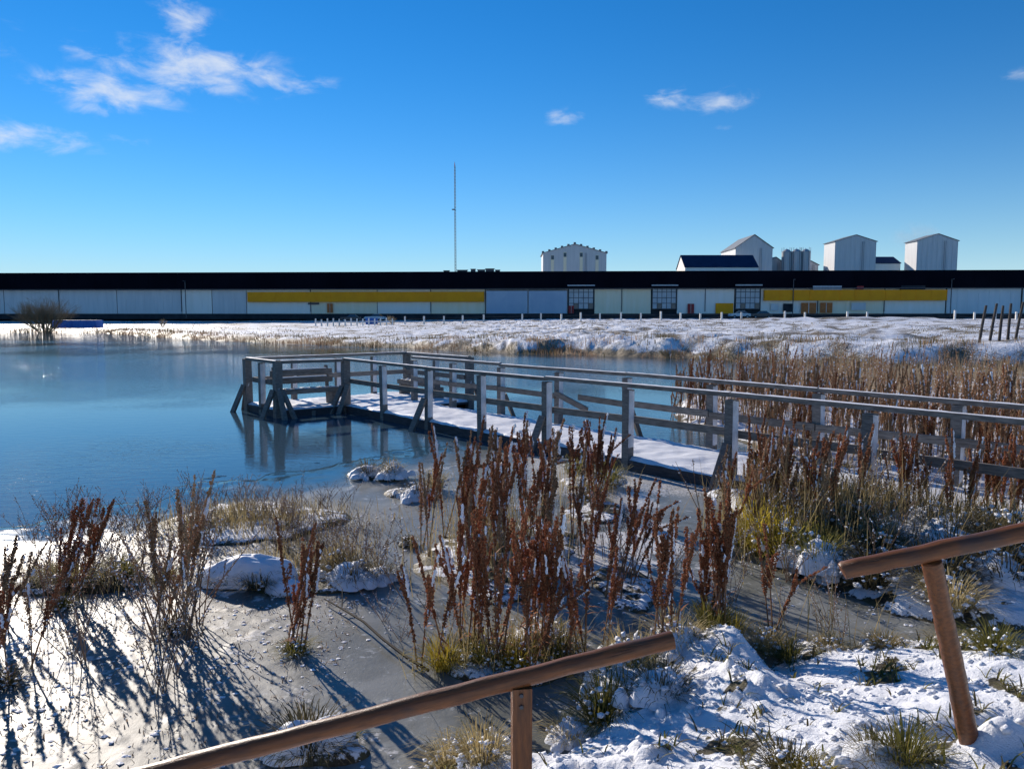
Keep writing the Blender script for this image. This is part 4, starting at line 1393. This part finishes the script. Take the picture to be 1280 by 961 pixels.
PAN += [(-59.6, -45, 'wall_white'), (-45, -30, 'wall_cream'), (-30, -18, 'wall_white'), (-18, -5.9, 'wall_cream'), (18.0, 30.4, 'wall_cream'), (35.9, 48.3, 'wall_white'), (53.8, 66, 'wall_white'), (66, 80, 'wall_cream'),
        (80, 92.8, 'wall_white'), (93.0, 108.4, 'wall_pale_blue'), (108.6, 125, 'wall_pale_blue'), (125, 150, 'wall_pale_blue'), (150, 186, 'wall_blue_grey')]
for a, b, mm in PAN:
    w_ = wpart('wall_panel', mm, a + .09, b - .09, 2.96, 8.28, -.02, .349)
    n_r = max(2, int((b - a) / 2.0))
    for i in range(1, n_r):
        xx = a + (b - a) * i / n_r
        MB().cut(xx - .04, xx + .04, -.06, -.021, 3.6 - WZ, 8.2 - WZ).build('wall_rib', MATS[mm], w_)
wpart('gutter', 'dark_metal', E0, E1, 8.29, 8.44, -1.12, -.92)
for x in (-103, -74.5, -45, -18, 24, 42, 66, 80, 108.5, 130):
    MB().tube([(x, -.14, 3.4 - WZ), (x, -.14, 8.28 - WZ)], .08, 6).build('downpipe', MATS['dark_metal'], wh)
# two pale blue sliding doors
for a, b in ((-5.6, 3.4), (3.7, 12.0)):
    d_ = wpart('sliding_door', 'door_pale_blue', a, b, 3.0, 7.95, -.60, -.36)
    for i in range(1, 9):
        xx = a + (b - a) * i / 9
        MB().cut(xx - .05, xx + .05, -.645, -.601, 3.1 - WZ, 7.9 - WZ).build('door_rib', MATS['door_pale_blue'], d_)
    MB().cut(a, b, -.68, -.601, 7.955 - WZ, 8.15 - WZ).build('track', MATS['dark_metal'], d_)
wpart('wall_panel', 'wall_blue_grey', -5.8, 12.2, 2.96, 8.28, -.02, .349)
# three glazed bays, each of four by five panes
for a, b in ((12.35, 17.9), (30.5, 35.8), (48.4, 53.7)):
    wn = wpart('glazed_bay', 'dark_metal', a, b, 3.9, 8.9, -.30, -.02)
    wpart('canopy', 'steel_frame', a - .2, b + .2, 8.92, 9.2, -1.1, .3, wn)
    nx, nz = 5, 4
    for i in range(nx):
        for j in range(nz):
            px0 = a + .12 + (b - a - .24) * i / nx + .07; px1 = a + .12 + (b - a - .24) * (i + 1) / nx - .07
            pz0 = 4.0 + 4.8 * j / nz + .07; pz1 = 4.0 + 4.8 * (j + 1) / nz - .07
            MB().cut(px0, px1, -.33, -.301, pz0 - WZ, pz1 - WZ).build('pane', MATS['glass' if j == 0 and i % 3 == 1 else 'pale_glass'], wn)
# yellow bands standing off the wall
for a, b, z0, z1 in ((-59.0, -6.1, 5.55, 7.75), (54.4, 92.6, 5.75, 8.0)):
    bn = wpart('yellow_band', 'yellow', a, b, z0, z1, -1.0, -.10)
    k_ = int((b - a) / 3.1)
    for i in range(k_ + 1):
        xx = a + .1 + (b - a - .2) * i / k_
        MB().cut(xx - .06, xx + .06, -1.06, -1.001, z0 - WZ, z1 - WZ).build('band_joint', MATS['yellow'], bn)
# doors, hatches and boxes along the right-hand part
for nm, mm, a, b, z0, z1 in (('door', 'orange_paint', 62.4, 65.6, 3.0, 5.3), ('door', 'orange_paint', 66.4, 69.0, 3.1, 5.3), ('door', 'red_paint', 38.2, 39.6, 3.0, 5.1), ('door', 'red_paint', 12.4, 13.6, 3.0, 4.7), ('shutter', 'yellow', 44.2, 48.0, 3.0, 5.2),
                             ('shutter', 'plinth', 58.6, 60.6, 3.3, 5.1), ('shutter', 'wall_blue_grey', 56.0, 57.6, 3.6, 5.1), ('shutter', 'wall_blue_grey', 73.0, 76.0, 3.7, 5.3), ('hatch', 'steel_frame', 64.6, 70.6, 8.02, 8.9), ('hatch', 'plinth', 83.0, 88.0, 8.05, 8.9),
                             ('door', 'orange_paint', -41.2, -39.9, 3.2, 5.2), ('window', 'dark_metal', -45.5, -43.0, 5.0, 5.4), ('hatch', 'red_paint', 73.8, 75.2, 8.1, 8.8)):
    o = wpart(nm, mm, a, b, z0, z1, -.98 if nm == 'hatch' else -.42, -.36 if nm != 'hatch' else -.2)
    if nm == 'door':
        MB().cut(a + (b - a) * .48, a + (b - a) * .52, -.46, -.421, z0 + .05 - WZ, z1 - .05 - WZ).build('door_joint', MATS['white_post'], o)
for x in (60.4, 93.3, -73, 108.9):
    MB().tube([(x, -1.2, WZ - WZ - .3), (x, -1.2, 10.2 - WZ)], .09, 6).box((x, -1.6, 10.2 - WZ), (.25, .9, .14)).build('lamp_pole', MATS['dark_metal'], wh)

# ------------------------------------------------------------------ buildings behind it


def gable(name, label, x0, x1, y0, depth, eave, ridge, wall='silo_cladding', roofm='grey_roof', ridge_along_depth=True, base=2.0):
    cx, w = (x0 + x1) / 2, (x1 - x0)
    b = empty(name, (cx, y0, base), 0, label, 'building')
    e, rr_ = eave - base, ridge - base
    m = MB(); h = w / 2
    if ridge_along_depth:
        m.v = [(-h, 0, -1), (h, 0, -1), (h, 0, e), (0, 0, rr_), (-h, 0, e), (-h, depth, -1), (h, depth, -1), (h, depth, e), (0, depth, rr_), (-h, depth, e)]
        m.f = [(0, 1, 2, 3, 4), (6, 5, 9, 8, 7), (5, 0, 4, 9), (1, 6, 7, 2)]
        rf = MB()
        for sx in (-1, 1):
            o_ = .35
            rf.bar((sx * (h + o_) / 2, -.3, (e + rr_) / 2 + .08 - o_ * .1), (sx * (h + o_) / 2, depth + .3, (e + rr_) / 2 + .08 - o_ * .1), math.hypot(h + o_, (rr_ - e) * (h + o_) / h), .14,
                   Vector((sx * (rr_ - e), 0, h)).normalized())
    else:
        m.v = [(-h, 0, -1), (h, 0, -1), (h, depth, -1), (-h, depth, -1), (-h, 0, e), (h, 0, e), (h, depth, e), (-h, depth, e), (-h, depth / 2, rr_), (h, depth / 2, rr_)]
        m.f = [(0, 1, 5, 4), (2, 3, 7, 6), (3, 0, 4, 8, 7), (1, 2, 6, 9, 5)]
        rf = MB()
        for sy in (-1, 1):
            rf.bar((-h - .2, depth / 2 + sy * (depth / 4 + .1), (e + rr_) / 2 + .07), (h + .2, depth / 2 + sy * (depth / 4 + .1), (e + rr_) / 2 + .07), math.hypot(depth / 2 + .3, rr_ - e), .14,
                   Vector((0, sy * (rr_ - e), depth / 2)).normalized())
    wl_ = m.build('wall', MATS[wall], b)
    rf.build('roof', MATS[roofm], b)
    if ridge_along_depth:
        k_ = max(3, int(w / 1.5))
        for i in range(k_ + 1):
            xx = -h + .1 + (w - .2) * i / k_
            top = e + (rr_ - e) * (1 - abs(xx) / h) - .1
            MB().cut(xx - .05, xx + .05, -.06, -.004, -.9, top).build('cladding_rib', MATS[wall], wl_)
        MB().cut(-h - .02, h + .02, -.08, -.062, e * .55 - .06, e * .55 + .06).build('cladding_joint', MATS['grey_roof'], wl_)
        lx = h * .35
        for q in (-.22, .22):
            MB().cut(lx + q - .04, lx + q + .04, -.30, -.22, 0, e).build('ladder_rail', MATS['grey_roof'], wl_)
    return b, w, e, rr_


b, w, e, rr_ = gable('grain_store', 'grey gabled block with four tall window strips and ridge vents above the black roof', 9.2, 28.0, 230, 14, 21.0, 23.6)
for i, xx in enumerate((-6.6, -2.9, 1.9, 6.6)):
    strip = MB().cut(xx - .45, xx + .45, -.10, -.005, e - 6.2, e + (.3 if i in (0, 3) else 1.2) - .9).build('window_strip', MATS['wall_cream'], b)
    for zz in (e - 6, e - 1.0 + (.0 if i in (0, 3) else .8)):
        MB().cut(xx - .42, xx + .42, -.14, -.101, zz - .9, zz + .3).build('pane', MATS['glass'], strip)
for i in range(11):
    t = -1 + i / 5
    xx = t * w / 2
    MB().box((xx, .6, e + (rr_ - e) * (1 - abs(t)) + .35), (.7, .8, .55)).build('roof_vent', MATS['grey_roof'], b)
b, w, e, rr_ = gable('blue_roofed_shed', 'low shed with a steep navy blue roof and white gable end', 48.0, 68.2, 215, 11, 15.9, 19.5, 'wall_white', 'blue_roof', False)
b, w, e, rr_ = gable('silo_block', 'tall grey gabled silo block standing behind the navy roofed shed', 66.5, 77.5, 231, 16, 22.6, 26.4)
MB().cut(-w / 2 + .5, -w / 2 + 3.2, -.12, -.005, e - 6.4, e - 3.6).build('door', MATS['wall_white'], b)
b, w, e, rr_ = gable('small_grey_store', 'small grey gabled store between the silo blocks', 77.8, 82.6, 236, 8, 18.6, 20.2, 'silo_steel')
for i, (xx, yy) in enumerate(((82.6, 233.5), (85.3, 232.8), (88.0, 232.6))):
    c_ = empty('steel_silo', (xx, yy, 2.0), 0, ['round steel silo nearest the small grey store', 'round steel silo between two others', 'round steel silo on the far side from the small grey store'][i], 'silo', 'row of round steel silos')
    MB().tube([(0, 0, -1), (0, 0, 19.6)], 1.42, 20).build('drum', MATS['silo_steel'], c_)
    MB().tube([(0, 0, 19.6), (0, 0, 20.4), (0, 0, 20.5)], [1.5, .5, .1], 20).build('cone_roof', MATS['silo_steel'], c_)
    for a in range(5):
        MB().tube([(math.cos(a * 1.257) * 1.45, math.sin(a * 1.257) * 1.45, -1), (math.cos(a * 1.257) * 1.45, math.sin(a * 1.257) * 1.45, 20.9)], .06, 5).build('stanchion', MATS['dark_metal'], c_)
b, w, e, rr_ = gable('small_pale_store', 'small pale gabled roof peeping beside the round silos', 90.0, 94.8, 240, 8, 18.2, 19.4, 'silo_cladding')
b, w, e, rr_ = gable('silo_block', 'tall pale gabled silo block between the round silos and the navy roof', 95.6, 107.8, 230, 8, 24.4, 26.3)
b, w, e, rr_ = gable('blue_roofed_store', 'pale store with a navy blue roof between two tall silo blocks', 109.0, 118.2, 236, 10, 18.4, 20.6, 'wall_white', 'blue_roof', False)
b, w, e, rr_ = gable('grey_gabled_store', 'grey gabled store rising behind the navy roofed store', 108.6, 116.0, 249, 9, 21.3, 23.2, 'silo_steel')
b, w, e, rr_ = gable('silo_block', 'tall pale gabled silo block with a wisp of steam above it', 119.9, 132.0, 230, 7, 24.6, 26.6)

# radio mast
mt = empty('radio_mast', (-19.0, 260, 2.0), 0, 'thin tall lattice radio mast rising above the warehouse roof', 'mast')
for a in range(3):
    MB().tube([(math.cos(a * 2.094) * .3, math.sin(a * 2.094) * .3, 0), (math.cos(a * 2.094) * .22, math.sin(a * 2.094) * .22, 50)], .075, 5).build('leg', MATS['dark_metal'], mt)
lm = MB()
for i in range(50):
    for a in range(3):
        p0 = (math.cos(a * 2.094) * .28, math.sin(a * 2.094) * .28, i * 1.0); p1 = (math.cos((a + 1) * 2.094) * .28, math.sin((a + 1) * 2.094) * .28, i + 1.0)
        lm.bar(p0, p1, .05, .05)
lm.build('lattice', MATS['dark_metal'], mt)
MB().box((-.5, 0, 35.8), (1.0, .5, .35)).build('antenna', MATS['dark_metal'], mt)
MB().tube([(0, 0, 50), (0, 0, 51.3)], [.18, .05], 6).build('beacon', MATS['red_paint'], mt)

# ------------------------------------------------------------------ fences


def lz1(x, y):
    return float(land(np.array([x]), np.array([y]))[0])


fe = empty('wire_fence', (0, 128, 0), 0, 'row of short white posts strung with wire along the far side of the snowy field', 'fence')
FP = [-17.8, -14.6, -11.3, -8.2, -4.7, 1.7, 4.8, 8.2, 11.4, 14.6, 18.1, 21.4, 24.7, 28.0, 31.3, 34.8, 38.1, 45.3, 48.6, 55.6, 59.0, 73.4, 76.8, 80.2, 83.6, 87, 90.4]
PM = MB().box((0, 0, .45), (.26, .26, 1.7)).mesh('post', MATS['white_post'])
rnd = random.Random(6)
for x in FP:
    o = link('post', PM, fe, (x, rnd.uniform(-.2, .2), lz1(x, 128)), rnd.uniform(-.2, .2)); o.scale = (1, 1, rnd.uniform(.9, 1.1))
for hgt in (.45, .9):
    MB().tube([(x, 0, lz1(x, 128) + hgt) for x in FP], .012, 4).build('wire', MATS['wire'], fe)
pk = empty('picket_fence', (0, 124, 0), 0, 'short run of close set white pickets in front of the parked cars', 'fence')
for i in range(14):
    x = -31.6 + i * .95
    o = link('picket', PM, pk, (x, 0, lz1(x, 124)), .1); o.scale = (.8, .8, rnd.uniform(.75, .95))
MB().bar((-31.8, .12, lz1(-31.8, 124) + .6), (-18.9, .12, lz1(-19, 124) + .6), .05, .1).build('rail', MATS['white_post'], pk)
# leaning dark stakes on the right
sf_ = empty('stake_fence', (25, 40, 0), 0, 'row of leaning dark wooden stakes with wire on the snowy bank', 'fence')
for (x0, x1, y, ht) in ((24.27, 24.57, 40, 2.02), (24.89, 25.18, 40.1, 1.98), (25.46, 25.58, 40.2, 1.78), (25.97, 26.05, 40.3, 1.86), (26.42, 26.75, 40.4, 1.95), (27.0, 27.1, 40.4, 1.9), (27.6, 27.75, 40.5, 1.9), (28.3, 28.45, 40.6, 1.9)):
    z = lz1(x0, y)
    MB().tube([(x0 - 25, y - 40, z - .25), (x0 - 25 + (x1 - x0) * .5, y - 40, z + ht * .5), (x1 - 25, y - 40, z + ht)], [.075, .07, .06], 7).build('stake', MATS['dark_post'], sf_)
for hgt, sag in ((.75, .03), (1.35, .05)):
    MB().tube([(24.3 + i * .5 - 25 + .15 * hgt, .02 * i, lz1(24.3 + i * .5, 40.2) + hgt - sag * (i % 2)) for i in range(9)], .010, 4).build('wire', MATS['wire'], sf_)

# ------------------------------------------------------------------ vehicles and containers by the warehouse


def car(x, y, rz, mat, label):
    z = lz1(x, y)
    c = empty('parked_car', (x, y, z), rz, label, 'car', 'cars parked before the warehouse')
    m = MB(); prof = [(-2.1, .45), (-2.15, .75), (-1.95, .95), (-1.2, 1.0), (-.75, 1.02), (1.3, 1.02), (1.95, .98), (2.15, .8), (2.12, .42)]
    n = len(prof)
    for s_ in (-.85, .85):
        for a, b in prof: m.v.append((a, s_, b))
    m.f = [tuple(range(n - 1, -1, -1)), tuple(range(n, 2 * n))] + [(i, (i + 1) % n, n + (i + 1) % n, n + i) for i in range(n)]
    m.build('body', MATS[mat], c)
    m = MB(); prof = [(-.75, 1.022), (-.15, 1.48), (.95, 1.50), (1.6, 1.022)]; n = 4
    for s_ in (-.72, .72):
        for a, b in prof: m.v.append((a, s_ * (1 if b < 1.2 else .9), b))
    m.f = [(3, 2, 1, 0), (4, 5, 6, 7)] + [(i, (i + 1) % n, n + (i + 1) % n, n + i) for i in range(n)]
    cb = m.build('cabin', MATS['glass'], c)
    MB().cut(-.1, .92, -.63, .63, 1.505, 1.55).build('roof_panel', MATS[mat], cb)
    for sx in (-1.35, 1.35):
        for sy in (-.78, .78):
            w_ = MB().tube([(0, -.1, 0), (0, .1, 0)], .32, 14).build('wheel', MATS['tyre'], c, (sx, sy, .32))
            MB().tube([(0, -.11 if sy < 0 else .101, 0), (0, -.101 if sy < 0 else .11, 0)], .17, 10).build('rim', MATS['steel_frame'], w_)
    return c


car(-33.5, 160, .1, 'car_dark', 'dark hatchback parked under the long yellow band')
car(-28.5, 160.5, -.15, 'car_white', 'white car parked beside the dark hatchback')
car(46.6, 158, .1, 'car_white', 'white car parked by the yellow shutter')
car(51.0, 158, .0, 'car_dark', 'dark car parked in front of the glazed bay beside the yellow shutter')


def crate(name, x, y, rz, L, W_, Hh, mat, label, sink=0.0):
    z = lz1(x, y) - sink
    c = empty(name, (x, y, z), rz, label, 'container')
    bd = MB().cut(-L / 2, L / 2, -W_ / 2, W_ / 2, 0, Hh).build('shell', MATS[mat], c)
    k_ = int(L / .45)
    for i in range(k_ + 1):
        xx = -L / 2 + .08 + (L - .16) * i / k_
        MB().cut(xx - .06, xx + .06, -W_ / 2 - .05, -W_ / 2 - .001, .12, Hh - .12).build('corrugation', MATS[mat], bd)
    MB().cut(-L / 2 - .02, L / 2 + .02, -W_ / 2 - .06, W_ / 2 + .02, Hh + .001, Hh + .08).build('top_rail', MATS[mat], bd)
    return c


crate('blue_container', -72.2, 128, 0, 7.4, 2.2, 1.15, 'blue_paint', 'long low bright blue container behind the bank near the bare willow')
crate('blue_skip', -24.4, 134, .1, 2.0, 1.4, 1.1, 'blue_paint', 'small blue skip behind the white picket run')

# ------------------------------------------------------------------ bare shrubs on the far shore


def shrub(name, x, y, h, w, seed, label, depth=5, n0=9, thick=.07):
    z = lz1(x, y)
    c = empty(name, (x, y, z - .05), 0, label, 'shrub')
    r = random.Random(seed); trunk = MB(); tw = MB()

    def grow(p, d, ln, rad, lv):
        q = p + d * ln
        mid = p + d * ln * .5 + Vector((r.uniform(-1, 1), r.uniform(-1, 1), 0)) * ln * .08
        (trunk if lv < 2 else tw).tube([p, mid, q], [rad, rad * .8, rad * .6], 5 if lv < 2 else 3, False)
        if lv >= depth:
            return
        for i in range(r.randint(2, 4) if lv else 4):
            nd = (d + Vector((r.uniform(-1, 1), r.uniform(-1, 1), r.uniform(-.15, .6))) * .55).normalized()
            grow(p + d * ln * r.uniform(.5, 1.0), nd, ln * r.uniform(.6, .85), rad * .55, lv + 1)
    for i in range(n0):
        a = r.uniform(0, 6.28); q = r.uniform(.1, 1)
        d = Vector((math.cos(a) * w / h * .75 * q, math.sin(a) * w / h * .75 * q, 1)).normalized()
        grow(Vector((math.cos(a) * .25 * w / 6, math.sin(a) * .25 * w / 6, 0)), d, h * r.uniform(.26, .36), thick, 0)
    trunk.build('stems', MATS['willow_twig'], c)
    tag(tw.build('twigs', MATS['willow_twig'], c), kind='stuff')


shrub('bare_willow', -68.3, 112.5, 6.4, 9.6, 5, 'bushy bare willow shrub standing at the waterline', 5, 30, .06)
shrub('bare_shrub', -59, 130, 2.1, 2.0, 8, 'small bare shrub in front of the pale wall', 3, 6, .05)
shrub('bare_shrub', -19.5, 126, 2.2, 3.0, 9, 'small bare shrub beside the blue skip', 3, 6, .05)
shrub('bare_shrub', 9.0, 43.5, .9, 2.2, 10, 'low dense bare shrub on the bank opposite the jetty', 4, 12, .03)

# ------------------------------------------------------------------ a wisp of steam above the end silo block
m = bpy.data.materials.new('steam'); m.use_nodes = True; MATS['steam'] = m
k = NG(m.node_tree)
m.node_tree.nodes.remove(m.node_tree.nodes['Principled BSDF'])
vs_ = k.n('ShaderNodeVolumePrincipled')
vs_.inputs['Color'].default_value = (1, 1, 1, 1)
t = k.n('ShaderNodeTexCoord')
gr = k.n('ShaderNodeVectorMath', operation='LENGTH'); k.l(t.outputs['Object'], gr.inputs[0])
mpv = k.n('ShaderNodeMapping'); mpv.inputs['Scale'].default_value = (1 / 10.5, 1 / 5.0, 1 / 5.5)
k.l(t.outputs['Object'], mpv.inputs[0]); k.l(mpv.outputs[0], gr.inputs[0])
fall = k.math('SUBTRACT', 1.0, k.ramp(gr.outputs['Value'], .15, .95))
k.l(k.math('MULTIPLY', k.math('MULTIPLY', fall, k.ramp(k.noise(t.outputs['Object'], .22, 4, .6), .35, .75)), .12), vs_.inputs['Density'])
k.l(vs_.outputs[0], m.node_tree.nodes['Material Output'].inputs['Volume'])
sm = MB(); sm.dome((0, 0, -5.4), 10.5, 5.0, 10.8, 5, 20, 9, .1, .6)
stm = sm.build('steam_plume', MATS['steam'], None, (125.0, 241, 27.5))
tag(stm, 'faint white wisp of steam over the end silo block', 'steam')
